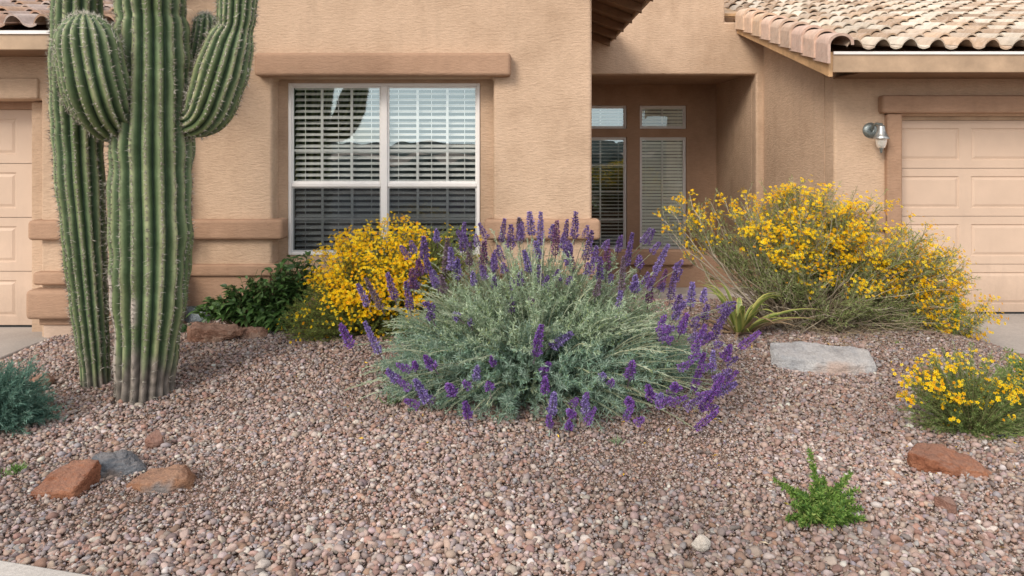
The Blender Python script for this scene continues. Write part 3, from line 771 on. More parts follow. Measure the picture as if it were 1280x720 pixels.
hrock('long pitted red-brown rock on the gravel in front of the green shrub', 270, 426, [(-.235,-.03,.015),(-.20,-.08,0),(-.05,-.09,0),(.02,-.06,.0),(.235,-.02,.06),(.235,.06,.11),(.10,.14,.13),(-.22,.14,.14),(-.24,0,.135),(-.18,-.07,.135),(0,-.08,.125),(.2,-.05,.115),(-.2,.2,0),(.2,.2,0)], 'tan', 3, .085)
hrock('rounded reddish rock touching the right end of the pitted rock', 316, 421, [(-.12,-.05,.02),(-.06,-.09,0),(.09,-.08,.0),(.14,-.02,.02),(.13,.05,.09),(.05,-.05,.105),(-.08,-.04,.09),(-.1,.08,.08),(.1,.15,0),(-.1,.15,0)], 'tan', 5, .07, bev=.025)
hrock('red triangular sandstone rock, leftmost of the three foreground rocks', 78, 614, [(-.135,-.08,-.02),(.105,-.075,-.02),(-.135,-.085,.03),(.10,-.085,.045),(-.02,.12,.125),(.135,.10,.135),(.135,.12,-.02),(-.03,.16,-.02),(-.09,.02,.085)], 'red', 7, .06)
hrock('dark blue-grey rock behind the red triangular sandstone', 141, 591, [(-.13,-.05,-.02),(-.12,.02,.10),(-.02,-.05,.10),(.03,.06,.115),(.10,-.02,.06),(.18,.03,.02),(.06,-.11,-.02),(-.06,-.10,.03),(.17,.08,-.02),(-.12,.14,-.02),(.02,.16,.06)], 'blue', 9, .07)
hrock('orange-brown rock with a grey end lying in the left foreground', 199, 608, [(-.18,-.04,-.02),(-.16,-.02,.045),(-.05,-.09,-.01),(-.04,-.07,.05),(.10,-.07,.085),(.17,-.03,.055),(.18,0,-.02),(.11,.06,.105),(-.08,.08,.075),(.15,.14,-.02),(-.14,.12,-.02),(.08,-.10,-.01)], 'orange', 12, .055)
prock('small rounded pink stone on gravel below the large cactus', 182, 206, 545, 562, .055, .10, 44, 'pink', nclip=4, rough=.06, sink=.15)
hrock('pale grey flat slab rock in front of the large yellow-flowered bush', 1028, 459, [(a * .86, b_ * .72, c * 1.05) for a, b_, c in [(-.47,-.02,.03),(-.40,-.12,.0),(-.2,-.19,-.02),(.1,-.2,-.02),(.40,-.16,-.02),(.47,-.02,-.02),(-.40,-.07,.115),(-.1,-.14,.085),(.2,-.16,.06),(.43,-.10,.04),(-.44,.12,.175),(0,.18,.165),(.45,.14,.115),(-.3,.3,0),(.4,.3,0)]], 'slab', 15, .040, bev=.010)
hrock('rust-red sandstone rock at the foot of the small yellow-flowered plant', 1190, 590, [(-.20,.02,-.02),(-.20,.06,.09),(-.12,-.02,.085),(-.02,-.08,.035),(.17,-.09,.03),(.19,-.06,.04),(.20,-.04,-.02),(.02,-.13,-.02),(.16,.02,.055),(.02,.10,.11),(-.1,.15,.11),(.12,.14,-.02),(-.16,.16,-.02)], 'red', 18, .075)
prock('blue-grey slate stone lying behind the pitted red-brown rock', 226, 266, 388, 402, .07, .3, 51, 'slate', shape='slab', nclip=3, rough=.04, sink=.2)
prock('low reddish stone on the gravel left of the slender cactus', 38, 66, 472, 486, .05, .16, 61, 'tan', nclip=5, rough=.1, sink=.3)
prock('cream white stone on the gravel below centre right', 864, 888, 673, 692, .035, .075, 71, 'white', nclip=4, rough=.06, sink=.15)
prock('flat grey-brown stone on the gravel below the rust-red sandstone', 1172, 1200, 627, 642, .03, .10, 77, 'pink', shape='slab', nclip=6, rough=.06, sink=.2)
prock('small tan stone on the gravel just above the small right plant', 1148, 1168, 458, 474, .05, .09, 81, 'pink', nclip=6, rough=.1, sink=.2)

# ------------------------------------------------------------------ cacti
def catmull(P, t):
    P = np.asarray(P, float); n = len(P) - 1; i = min(int(t * n), n - 1); f = t * n - i
    p0, p1, p2, p3 = P[max(i-1, 0)], P[i], P[i+1], P[min(i+2, n)]
    return 0.5 * ((2*p1) + (-p0+p2)*f + (2*p0-5*p1+4*p2-p3)*f*f + (-p0+3*p1-3*p2+p3)*f**3)
SUN_DIR = Vector((-0.5, -0.7, 0.5))
def cactus_part(name, pts, rad, nrib, parent, seed, tipcap=True, woody=0.0, depth=0.25, sp_len=.037, tipwhite=0.5, scar=None):
    rg = np.random.default_rng(seed)
    pts = [tuple(p) for p in pts]; N0 = 400
    dense = np.array([catmull(np.hstack([np.array(pts), np.array(rad)[:, None]]), t) for t in np.linspace(0, 1, N0)])
    seg = np.linalg.norm(np.diff(dense[:, :3], axis=0), axis=1); s = np.concatenate([[0], np.cumsum(seg)]); L = s[-1]
    step = 0.0135; nr = max(int(L / step), 8)
    sv = np.linspace(0, L, nr + 1)
    rt = rad[-1]
    if tipcap:                                     # finer rings in the dome
        sv = np.concatenate([sv[sv < L - rt], L - rt * (1 - np.sin(np.linspace(0, np.pi/2, 14)))])
    path = np.stack([np.interp(sv, s, dense[:, k]) for k in range(4)], -1)
    K = 8; na = nrib * K; th = np.linspace(0, 2*np.pi, na, endpoint=False)
    rp = np.abs(np.cos(nrib * th / 2))             # 1 on ridges, 0 in grooves
    V = []; C = []; ridge_pts = []; a = None
    wob = rg.uniform(0, 6.28, 4)
    off = rg.uniform(0, 50, 3)
    for i in range(len(path)):
        p = path[i, :3]; r = path[i, 3]
        d = path[min(i+1, len(path)-1), :3] - path[max(i-1, 0), :3]; d /= np.linalg.norm(d) + 1e-9
        if a is None:
            ref = np.array((0, -1.0, 0)) if abs(d[1]) < .9 else np.array((0, 0, 1.0)); a = ref
        a = a - d * (a @ d); a /= np.linalg.norm(a); bb = np.cross(d, a)
        q = (L - sv[i]) / rt if tipcap else 9
        fac = math.sqrt(max(0.0, 1 - (1 - min(q, 1)) ** 2)) if q < 1 else 1.0
        twist = 0.05 * math.sin(sv[i] * 1.7 + wob[0])
        dep = depth * (0.45 + 0.55 * min(1, q)) 
        dep = dep * (1 - .45 * woody * math.exp(-sv[i] / .35))
        loc = np.array([mnoise.noise(Vector((math.cos(t) * 1.4 + off[0], math.sin(t) * 1.4 + off[1], sv[i] * 2.2))) for t in th[::K]])
        loc = np.interp(np.arange(na), np.arange(0, na + 1, K), np.append(loc, loc[0]))
        shape = 1 - dep * (1 - np.clip(rp, 0, 1) ** .72) + 0.05 * loc
        rn = np.array([mnoise.noise(Vector((k_ * 5.3 + off[1], sv[i] * 2.6, 8.1))) for k_ in range(nrib)]); rn = np.interp(np.arange(na) / K, np.arange(nrib + 1), np.append(rn, rn[0]))
        shape = shape + .10 * rn * rp * min(1, q) + .018 * math.sin(sv[i] * 21 + 3 * mnoise.noise(Vector((sv[i] * 2, off[2], 4)))) * rp
        rr = r * fac * shape
        t2 = th + twist
        ring = p + (np.cos(t2)[:, None] * a + np.sin(t2)[:, None] * bb) * rr[:, None]
        V.append(ring)
        h = sv[i]
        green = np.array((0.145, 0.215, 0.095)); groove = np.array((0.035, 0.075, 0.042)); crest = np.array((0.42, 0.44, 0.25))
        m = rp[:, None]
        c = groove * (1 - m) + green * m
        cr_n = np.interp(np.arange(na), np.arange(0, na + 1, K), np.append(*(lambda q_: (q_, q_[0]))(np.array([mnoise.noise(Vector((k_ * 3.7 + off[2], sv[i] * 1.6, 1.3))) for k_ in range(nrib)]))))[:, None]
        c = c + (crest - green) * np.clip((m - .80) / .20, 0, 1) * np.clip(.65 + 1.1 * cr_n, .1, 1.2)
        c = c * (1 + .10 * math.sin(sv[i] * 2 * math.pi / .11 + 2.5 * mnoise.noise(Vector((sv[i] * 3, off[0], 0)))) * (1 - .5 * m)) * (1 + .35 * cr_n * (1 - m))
        yl = np.clip(loc * 1.3 + .1, 0, 1)[:, None]; c = c * (1 - .45 * yl) + np.array((0.17, 0.195, 0.06)) * m * .45 * yl
        if q < 1.6: c = c * (1 - .25 * (1.6 - q) / 1.6) + np.array((.25, .32, .18)) * .25 * (1.6 - q) / 1.6 * m
        if woody:
            wn = np.array([mnoise.noise(Vector((math.cos(t) * 2.5 + 3, math.sin(t) * 2.5, h * 3))) for t in th[::K]])
            wn = np.interp(np.arange(na), np.arange(0, na + 1, K), np.append(wn, wn[0]))
            wf = np.clip((woody - h) / .22 + wn * 1.6 , 0, 1)[:, None] * (h < woody * 2.6)
            bark = np.array((0.25, 0.215, 0.19)) * (0.35 + .65 * m) * (1 + .5 * wn[:, None])
            c = c * (1 - wf * .95) + bark * wf * .95 * (1 + .22 * np.sin(h * 70 + 9 * wn))[:, None]
        if scar:
            for (ang, h0, h1, wdt) in scar:
                dd = np.abs((t2 - ang + np.pi) % (2*np.pi) - np.pi)
                sf = (np.clip(1.3 - dd / wdt, 0, 1) * np.clip((h - h0) / .05 + loc * 3, 0, 1) * np.clip((h1 - h) / .05 + loc * 3, 0, 1))[:, None]
                c = c * (1 - sf) + np.array((0.56, 0.49, 0.43)) * (.30 + .70 * m) * sf
        C.append(c)
        if i % 2 == 0 and fac > .08:
            jr = np.arange(0, na, K)
            nrm = np.cos(t2[jr])[:, None] * a + np.sin(t2[jr])[:, None] * bb
            nrm = nrm * max(.15, min(1, q)) + d * (1 - min(1, q))
            up = np.tile(d, (len(jr), 1))
            ridge_pts.append((ring[jr], nrm, up, np.full(len(jr), min(1, q / 2.5)), np.full(len(jr), h)))
    V = np.concatenate(V); C = np.concatenate(C); nR = len(path)
    k = np.arange(na); kn = (k + 1) % na
    Q = np.concatenate([np.stack([j*na + k, j*na + kn, (j+1)*na + kn, (j+1)*na + k], -1) for j in range(nR - 1)])
    nq = len(Q)
    # spines: tufts along every rib
    P = np.concatenate([r_[0] for r_ in ridge_pts]); Nn = np.concatenate([r_[1] for r_ in ridge_pts]); Q_ = np.concatenate([r_[3] for r_ in ridge_pts]); H_ = np.concatenate([r_[4] for r_ in ridge_pts])
    keep = (Nn[:, 1] < 0.35) & (rg.random(len(P)) < np.where(H_ < woody, .35, .95)); P, Nn, Q_ = P[keep], Nn[keep], Q_[keep]
    P = P + np.stack([np.zeros(len(P)), np.zeros(len(P)), rg.normal(0, .006, len(P))], -1); ns = 13; P = np.repeat(P, ns, 0); Nn = np.repeat(Nn, ns, 0); Q_ = np.repeat(Q_, ns)
    D = Nn * rg.uniform(.15, 1.0, (len(P), 1)) + rg.normal(0, .55, P.shape); D /= np.linalg.norm(D, axis=1)[:, None]
    Ls = sp_len * rg.uniform(.35, 1.15, len(P)); side = np.cross(D, rg.normal(size=P.shape)); side /= np.linalg.norm(side, axis=1)[:, None] + 1e-9
    wv = 0.0015
    sv3 = np.stack([P - side * wv - Nn * .002, P + side * wv - Nn * .002, P + D * Ls[:, None]], 1).reshape(-1, 3)
    sc = np.where(rg.random((len(P), 1)) < (.22 + .65 * (1 - Q_)[:, None] * tipwhite + .10), np.array([[.66, .63, .55]]), np.array([[.17, .14, .12]]))
    sc = np.repeat(sc * rg.uniform(.7, 1.2, (len(P), 1)), 3, 0)
    # pale felty areoles
    nA = len(P) // ns; PA = P[::ns]; NA = Nn[::ns]
    s1 = np.cross(NA, np.array([0.3, .1, 1.0])); s1 /= np.linalg.norm(s1, axis=1)[:, None] + 1e-9; s2 = np.cross(NA, s1); ra = .0056
    av = np.stack([PA + NA*.003 + s1*ra, PA + NA*.003 + s2*ra*1.4, PA + NA*.003 - s1*ra, PA + NA*.003 - s2*ra*1.4], 1).reshape(-1, 3)
    ac = np.repeat((np.array([[.27, .25, .20]]) * np.clip(Q_[::ns, None] / max(tipwhite, .3), .0, 1) + np.array([[.66, .64, .54]]) * (1 - np.clip(Q_[::ns, None] / max(tipwhite, .3), 0, 1) * (.8 if tipwhite < .7 else .45))) * rg.uniform(.55, 1.1, (nA, 1)), 4, 0)
    T = np.arange(len(sv3)).reshape(-1, 3) + len(V); A4 = np.arange(len(av)).reshape(-1, 4) + len(V) + len(sv3)
    allV = np.concatenate([V, sv3, av]); allC = np.concatenate([C, sc, ac])
    fm = np.concatenate([np.zeros(nq), np.ones(len(T)), np.ones(len(A4))])
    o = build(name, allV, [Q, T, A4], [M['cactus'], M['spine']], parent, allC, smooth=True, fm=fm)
    return o
P5 = lambda x, y, Y=5.1: px(x, y, Y)
sag = empty('saguaro_cactus', (px(180, 505, 5.1).x, 5.1, 0.0), 'large thick saguaro cactus with three upturned arms on the gravel', 'cactus')
cactus_part('trunk', [P5(180, 510), P5(182, 470), P5(184, 425), P5(187, 370), P5(189, 300), P5(189, 200), P5(191, 110), P5(191, 40), P5(190, 24), P5(189, 5), P5(188, -70), P5(188, -150)],
            [.195, .195, .21, .243, .262, .266, .254, .240, .222, .236, .228, .20], 18, sag, 3, woody=.52, scar=[(-.96, .25, .95, .13), (-.76, .18, .55, .10), (.02, .62, .82, .13)], depth=.23)
cactus_part('arm', [P5(172, 146, 5.14), P5(147, 153, 5.02), P5(131, 138, 4.90), P5(119, 104, 4.81), P5(110, 60, 4.77), P5(105, 17, 4.75)],
            [.09, .138, .186, .208, .202, .155], 18, sag, 5, tipwhite=1.0)
cactus_part('arm', [P5(214, 146, 5.18), P5(238, 152, 5.13), P5(258, 140, 5.08), P5(274, 100, 5.05), P5(287, 56, 5.04), P5(294, 35, 5.04), P5(296, 20, 5.04), P5(298, -30, 5.04), P5(299, -75, 5.04)],
            [.08, .118, .158, .176, .160, .118, .130, .132, .10], 16, sag, 6, tipwhite=.9)
cactus_part('arm', [P5(218, 150, 5.22), P5(234, 128, 5.28), P5(246, 95, 5.32), P5(254, 58, 5.32), P5(257, 40, 5.32), P5(258, 17, 5.32)],
            [.06, .085, .098, .094, .096, .085], 13, sag, 7, tipwhite=.9)
sl = empty('saguaro_cactus', (px(120, 478, 5.22).x, 5.22, 0.0), 'slender unbranched leaning saguaro cactus left of the large branched one', 'cactus')
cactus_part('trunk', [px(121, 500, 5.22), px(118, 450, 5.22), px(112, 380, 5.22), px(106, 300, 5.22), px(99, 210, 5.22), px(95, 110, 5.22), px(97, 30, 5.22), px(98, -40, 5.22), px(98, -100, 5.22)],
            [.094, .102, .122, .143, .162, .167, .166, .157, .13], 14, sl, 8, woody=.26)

# ------------------------------------------------------------------ vegetation generators
class Veg:
    def __init__(s): s.v = []; s.q = []; s.t = []; s.c = []; s.n = 0
    def add(s, V, C, quads=None, tris=None):
        s.v.append(V); s.c.append(C)
        if quads is not None and len(quads): s.q.append(quads + s.n)
        if tris is not None and len(tris): s.t.append(tris + s.n)
        s.n += len(V)
    def leaves(s, P, D, L, W, C, bend=0.0, fold=None):
        n = len(P)
        if n == 0: return
        D = D / (np.linalg.norm(D, axis=1)[:, None] + 1e-9)
        rnd = rng.normal(size=(n, 3)); S = np.cross(D, rnd); S /= np.linalg.norm(S, axis=1)[:, None] + 1e-9
        N = np.cross(S, D); L = np.broadcast_to(L, n)[:, None]; W = np.broadcast_to(W, n)[:, None]
        m1 = P + D * L * .45 + N * L * bend
        V = np.stack([P, m1 + S * W * .5, P + D * L - N * L * bend * .5, m1 - S * W * .5], 1).reshape(-1, 3)
        s.add(V, np.repeat(C, 4, 0), np.arange(4 * n).reshape(-1, 4))
    def broad(s, P, D, U, L, W, C, droop=.25, foldh=.18):
        """lance-shaped leaf: 7 stations folded along the midrib"""
        n = len(P); D = D / (np.linalg.norm(D, axis=1)[:, None] + 1e-9)
        S = np.cross(D, U); S /= np.linalg.norm(S, axis=1)[:, None] + 1e-9; N = np.cross(S, D)
        st = np.array([0, .15, .35, .55, .78, 1.0]); wd = np.array([.06, .62, 1.0, .88, .5, .0]); k = len(st); rows = []
        L = np.broadcast_to(L, n); W = np.broadcast_to(W, n)
        for t, w in zip(st, wd):
            mid = P + D * (L * t)[:, None] - np.array([0, 0, 1.0]) * (L * droop * t * t)[:, None]
            e = S * (W * w * .5)[:, None] + N * (W * w * foldh)[:, None]
            rows += [mid + e, mid, mid - S * (W * w * .5)[:, None] + N * (W * w * foldh)[:, None]]
        V = np.stack(rows, 1).reshape(-1, 3); base = (np.arange(n) * 3 * k)[:, None]
        q = []
        for i in range(k - 1):
            q.append(base + np.array([3*i, 3*i+1, 3*i+4, 3*i+3])); q.append(base + np.array([3*i+1, 3*i+2, 3*i+5, 3*i+4]))
        cr = np.ones(3 * k); cr[1::3] = 1.25
        CC = (C[:, None, :] * cr[None, :, None]).reshape(-1, 3)
        s.add(V, CC, np.concatenate(q))
    def tubes(s, paths, r0, r1, C, sides=3, Cend=None):
        """paths (n,k,3)"""
        n, k, _ = paths.shape
        T = np.gradient(paths, axis=1); T /= np.linalg.norm(T, axis=2)[..., None] + 1e-9
        ref = rng.normal(size=(n, 1, 3)); A = np.cross(T, np.broadcast_to(ref, T.shape)); A /= np.linalg.norm(A, axis=2)[..., None] + 1e-9
        B = np.cross(T, A); r0 = np.broadcast_to(r0, n); r1 = np.broadcast_to(r1, n)
        rr = r0[:, None] + (r1 - r0)[:, None] * np.linspace(0, 1, k)[None]
        ang = 2 * np.pi * np.arange(sides) / sides
        V = paths[:, :, None, :] + (A[:, :, None, :] * np.cos(ang)[None, None, :, None] + B[:, :, None, :] * np.sin(ang)[None, None, :, None]) * rr[:, :, None, None]
        V = V.reshape(-1, 3); base = (np.arange(n) * k * sides)[:, None]; q = []
        for i in range(k - 1):
            for j in range(sides):
                jn = (j + 1) % sides; q.append(base + np.array([i*sides+j, i*sides+jn, (i+1)*sides+jn, (i+1)*sides+j]))
        if Cend is None: CC = np.repeat(C, k * sides, 0)
        else:
            f = np.linspace(0, 1, k)[None, :, None]; CC = C[:, None, :] * (1 - f) + Cend[:, None, :] * f
            CC = np.repeat(CC.reshape(-1, 3), sides, 0)
        s.add(V, CC, np.concatenate(q))
    def blooms(s, P, N, rad, C, Cc, petals=5):
        """small daisies: petals as a star of quads round a raised centre"""
        n = len(P); N = N / (np.linalg.norm(N, axis=1)[:, None] + 1e-9)
        A = np.cross(N, rng.normal(size=(n, 3))); A /= np.linalg.norm(A, axis=1)[:, None] + 1e-9; B = np.cross(N, A)
        rad = np.broadcast_to(rad, n)
        for p in range(petals):
            a0 = 2 * np.pi * p / petals; da = np.pi / petals * .85
            def pt(a, r, h): return P + (A * math.cos(a) + B * math.sin(a)) * (rad * r)[:, None] + N * (rad * h)[:, None]
            V = np.stack([pt(a0, .1, .05), pt(a0 - da, .72, .22), pt(a0, 1.05, .10), pt(a0 + da, .72, .22)], 1).reshape(-1, 3)
            s.add(V, np.repeat(C, 4, 0), np.arange(4 * n).reshape(-1, 4))
        V = np.stack([P + N * (rad * .5)[:, None], P + A * (rad * .34)[:, None] + N * (rad * .2)[:, None], P + (-A * .5 + B * .87) * (rad * .34)[:, None] + N * (rad * .2)[:, None], P + (-A * .5 - B * .87) * (rad * .34)[:, None] + N * (rad * .2)[:, None]], 1).reshape(-1, 3)
        base = (np.arange(n) * 4)[:, None]
        s.add(V, np.repeat(Cc, 4, 0), None, np.concatenate([base + np.array(t) for t in ([0, 1, 2], [0, 2, 3], [0, 3, 1])]))
    def build(s, name, mat, parent, **kw):
        fs = []
        if s.q: fs.append(np.concatenate(s.q))
        if s.t: fs.append(np.concatenate(s.t))
        return build(name, np.concatenate(s.v), fs, mat, parent, np.concatenate(s.c), **kw)

def bez(p0, p1, p2, k):
    t = np.linspace(0, 1, k)[None, :, None]
    return (1-t)**2 * p0[:, None] + 2*t*(1-t) * p1[:, None] + t*t * p2[:, None]
def jitter(c, n, amt=.2, hue=.06):
    return np.array(c) * rng.uniform(1 - amt, 1 + amt, (n, 1)) * rng.uniform(1 - hue, 1 + hue, (n, 3))
def mixcol(cols, w, n, amt=.2):
    c = np.array(cols)[rng.choice(len(cols), n, p=np.array(w) / sum(w))]
    return c * rng.uniform(1 - amt, 1 + amt, (n, 1))
def unit(v): return v / (np.linalg.norm(v, axis=-1)[..., None] + 1e-9)
def along(paths, per, t0, t1):
    """random points + tangents on each path between parameters t0..t1"""
    n, k, _ = paths.shape; t = rng.uniform(t0, t1, (n, per)) * (k - 1); i = np.clip(t.astype(int), 0, k - 2); f = (t - i)[..., None]
    r = np.arange(n)[:, None]; a, b_ = paths[r, i], paths[r, i + 1]
    return (a + (b_ - a) * f).reshape(-1, 3), unit(b_ - a).reshape(-1, 3), (t / (k - 1)).reshape(-1)
def dome_ends(n, rx, ry, rz, lump=.15, zmin=-.02, full=(.75, 1.0), seed=0):
    d = rng.normal(size=(n * 3, 3)); d = unit(d); d = d[d[:, 2] > zmin][:n]
    nz = np.array([mnoise.noise(Vector((v[0] * 2 + seed, v[1] * 2, v[2] * 2))) for v in d])
    return d * np.array([rx, ry, rz]) * (rng.uniform(*full, len(d)) * (1 + lump * nz * 2))[:, None], d

# ---------- purple sage (centre)
SAGE = [(0.305, 0.405, 0.275), (0.40, 0.50, 0.36), (0.235, 0.33, 0.225), (0.48, 0.56, 0.42), (0.32, 0.39, 0.18)]
bc = Vector((px(668, 0, 5.25).x, 5.25, float(gz(.16, 5.25))))
sage = empty('purple_sage_bush', bc, 'wide silvery green bush with purple flower spikes in the centre of the gravel', 'bush')
B0 = np.array(bc)
def sage_path(ends, spread=.28, up=.62):
    n = len(ends); d = ends - B0
    p0 = B0 + np.stack([d[:, 0] * spread * rng.uniform(.5, 1.2, n), d[:, 1] * spread * rng.uniform(.5, 1.2, n), np.zeros(n)], -1); p0[:, 2] = gz(p0[:, 0], p0[:, 1])
    mid = p0 * .45 + ends * .55; mid[:, 2] = p0[:, 2] + (ends[:, 2] - p0[:, 2]) * up + .12 * np.hypot(d[:, 0], d[:, 1]) + .02
    return bez(p0, mid, ends, 9)
def boxout(e, k=.16):
    r = np.hypot(e[:, 0] / 1.18, e[:, 1] / .8); return e * np.stack([1 + k * np.sin(np.clip(e[:, 2], 0, 1) * 2.2), 1 + 0 * r, 1 + k * np.sin(np.clip(r, 0, 1) * np.pi)], -1)
def fit(e):       # photo silhouette: flatter left shoulder, long low right side
    e[:, 2] = np.where(e[:, 0] < B0[0], e[:, 2] * (1 - .22 * np.clip((B0[0] - e[:, 0]) / 1.2, 0, 1)), e[:, 2] * (1 - .20 * np.clip((e[:, 0] - B0[0]) / 1.3, 0, 1)))
    e[:, 2] = np.maximum(e[:, 2], gz(e[:, 0], e[:, 1]) + .03); return e
vs, vl = Veg(), Veg()
e, dd = dome_ends(1150, 1.18, .80, .90, .12, -.02, (.55, 1.0), 3); e = fit(boxout(e) + B0)
paths = sage_path(e)
vs.tubes(paths, .004, .0016, mixcol([(0.20, .215, .12), (.28, .29, .18), (.15, .13, .08)], (3, 2, 1), len(paths)), 3, mixcol(SAGE, (2, 3, 1, 3, 1), len(paths)))
P, T, tt = along(paths, 95, .30, 1.0)
D = T * rng.uniform(.2, .9, (len(P), 1)) + unit(rng.normal(size=P.shape)) * .8
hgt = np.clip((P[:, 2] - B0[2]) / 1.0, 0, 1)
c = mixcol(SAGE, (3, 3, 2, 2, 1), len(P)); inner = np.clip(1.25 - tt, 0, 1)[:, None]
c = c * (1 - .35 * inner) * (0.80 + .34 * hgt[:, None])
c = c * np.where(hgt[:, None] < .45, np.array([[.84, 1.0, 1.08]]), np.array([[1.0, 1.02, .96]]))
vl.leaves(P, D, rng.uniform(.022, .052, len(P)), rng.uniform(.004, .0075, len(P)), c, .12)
P, T, tt = along(paths, 4, .6, .98); n_ = len(P); L = rng.uniform(.05, .12, n_); D = unit(T * .8 + unit(rng.normal(size=P.shape)) * .8 + np.array([0, -.1, .2]))
tw = bez(P, P + D * (L * .5)[:, None], P + D * L[:, None] + np.array([0, 0, .02]), 5); vs.tubes(tw, .0018, .001, mixcol(SAGE, (2, 1, 2, 1, 1), n_), 3)
P, T, tt = along(tw, 18, .2, 1.0); D = T * .7 + unit(rng.normal(size=P.shape)) * .75
hg = np.clip((P[:, 2] - B0[2]) / 1.0, 0, 1)[:, None]
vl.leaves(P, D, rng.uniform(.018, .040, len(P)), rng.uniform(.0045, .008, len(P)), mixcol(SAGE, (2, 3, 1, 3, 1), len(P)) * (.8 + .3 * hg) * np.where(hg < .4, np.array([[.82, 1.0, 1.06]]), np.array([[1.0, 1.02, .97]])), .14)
# feathery rosettes on the lower front
e, dd = dome_ends(760, 1.16, .86, .66, .12, -.05, (.80, 1.03), 8); e = boxout(e) + B0; e = fit(e); e = e[e[:, 1] < B0[1] + .25]
paths2 = sage_path(e, .4, .5)
vs.tubes(paths2, .0035, .0014, mixcol(SAGE, (2, 1, 2, 1, 1), len(paths2)), 3)
P, T, tt = along(paths2, 60, .5, 1.0); D = T * .55 + unit(rng.normal(size=P.shape)) * .75 + np.array([0, 0, .18])
c = mixcol([(0.22, 0.32, 0.25), (0.30, 0.40, 0.32), (0.16, 0.245, 0.185), (.36, .45, .36)], (3, 3, 2, 1), len(P))
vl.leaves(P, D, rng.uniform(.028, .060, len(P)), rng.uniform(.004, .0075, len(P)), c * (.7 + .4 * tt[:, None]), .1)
# long bare upright flower stalks (pale)
SP = [((375,130),(378,40)),((262,150),(262,85)),((325,190),(330,100)),((343,185),(345,120)),((300,100),(300,60)),((435,190),(437,95)),((465,190),(468,140)),((490,100),(495,25)),((517,120),(517,50)),((543,105),(543,35)),
 ((580,80),(573,10)),((605,110),(607,25)),((650,140),(652,50)),((675,120),(680,20)),((706,90),(710,25)),((740,155),(755,45)),((700,190),(698,120)),((575,190),(560,110)),((600,150),(596,100)),((800,200),(803,80)),((780,215),(788,150)),
 ((835,130),(842,75)),((860,170),(875,85)),((845,250),(855,160)),((835,330),(845,240)),((945,190),(980,115)),((925,280),(940,200)),((990,270),(1008,160)),((900,175),(903,140)),((955,370),(970,305)),
 ((1020,370),(1040,310)),((1085,280),(1100,230)),((1050,290),(1055,220)),((1060,430),(1100,360)),((1110,390),(1180,285)),((1195,415),(1260,360)),((1060,540),(1100,430)),((1115,480),(1120,410)),
 ((1080,600),(1150,510)),((1120,545),(1190,470)),((1125,552),(1195,522)),((1065,655),(1130,605)),((175,270),(158,175)),((220,300),(205,215)),((135,300),(95,225)),((95,290),(62,230)),((128,430),(90,350)),((45,410),(20,355)),((290,300),(262,280)),
 ((270,575),(235,520)),((290,475),(265,430)),((236,478),(231,455)),((180,515),(160,475)),((350,550),(335,520)),((392,622),(384,562)),((415,512),(415,458)),((456,540),(452,510)),((467,465),(463,430)),((400,345),(397,315)),((365,328),(345,312)),
 ((590,438),(612,345)),((635,412),(700,355)),((612,492),(628,455)),((620,548),(620,508)),((638,610),(647,548)),((690,692),(688,655)),((634,650),(632,620)),((742,612),(735,562)),((705,618),(690,600)),((868,508),(886,435)),((785,508),(800,490)),
 ((872,585),(868,560)),((935,568),(930,535)),((955,580),(960,550)),((1000,540),(1010,510)),((582,290),(578,265)),((285,330),(280,310)),((520,310),(525,270)),((545,230),(540,190)),((395,170),(400,110)),((640,90),(645,45)),
 ((360,210),(366,150)),((230,240),(225,180)),((275,190),(268,140)),((1150,450),(1175,400)),((1010,300),(1025,250)),((320,250),(318,190)),((410,230),(405,180)),((300,235),(285,180)),((250,200),(240,150)),((470,240),(466,205)),((655,215),(660,180)),((620,235),(622,195)),((770,260),(778,215)),((885,250),(893,205)),((1000,330),(1030,275)),((960,240),(975,190)),((1090,330),(1105,290))]
SP = [(b_, (t_[0] + random.uniform(-6, 6), b_[1] + (t_[1] - b_[1]) * random.uniform(.75, 1.2))) for b_, t_ in SP[:100]]
spike_meshes = {}
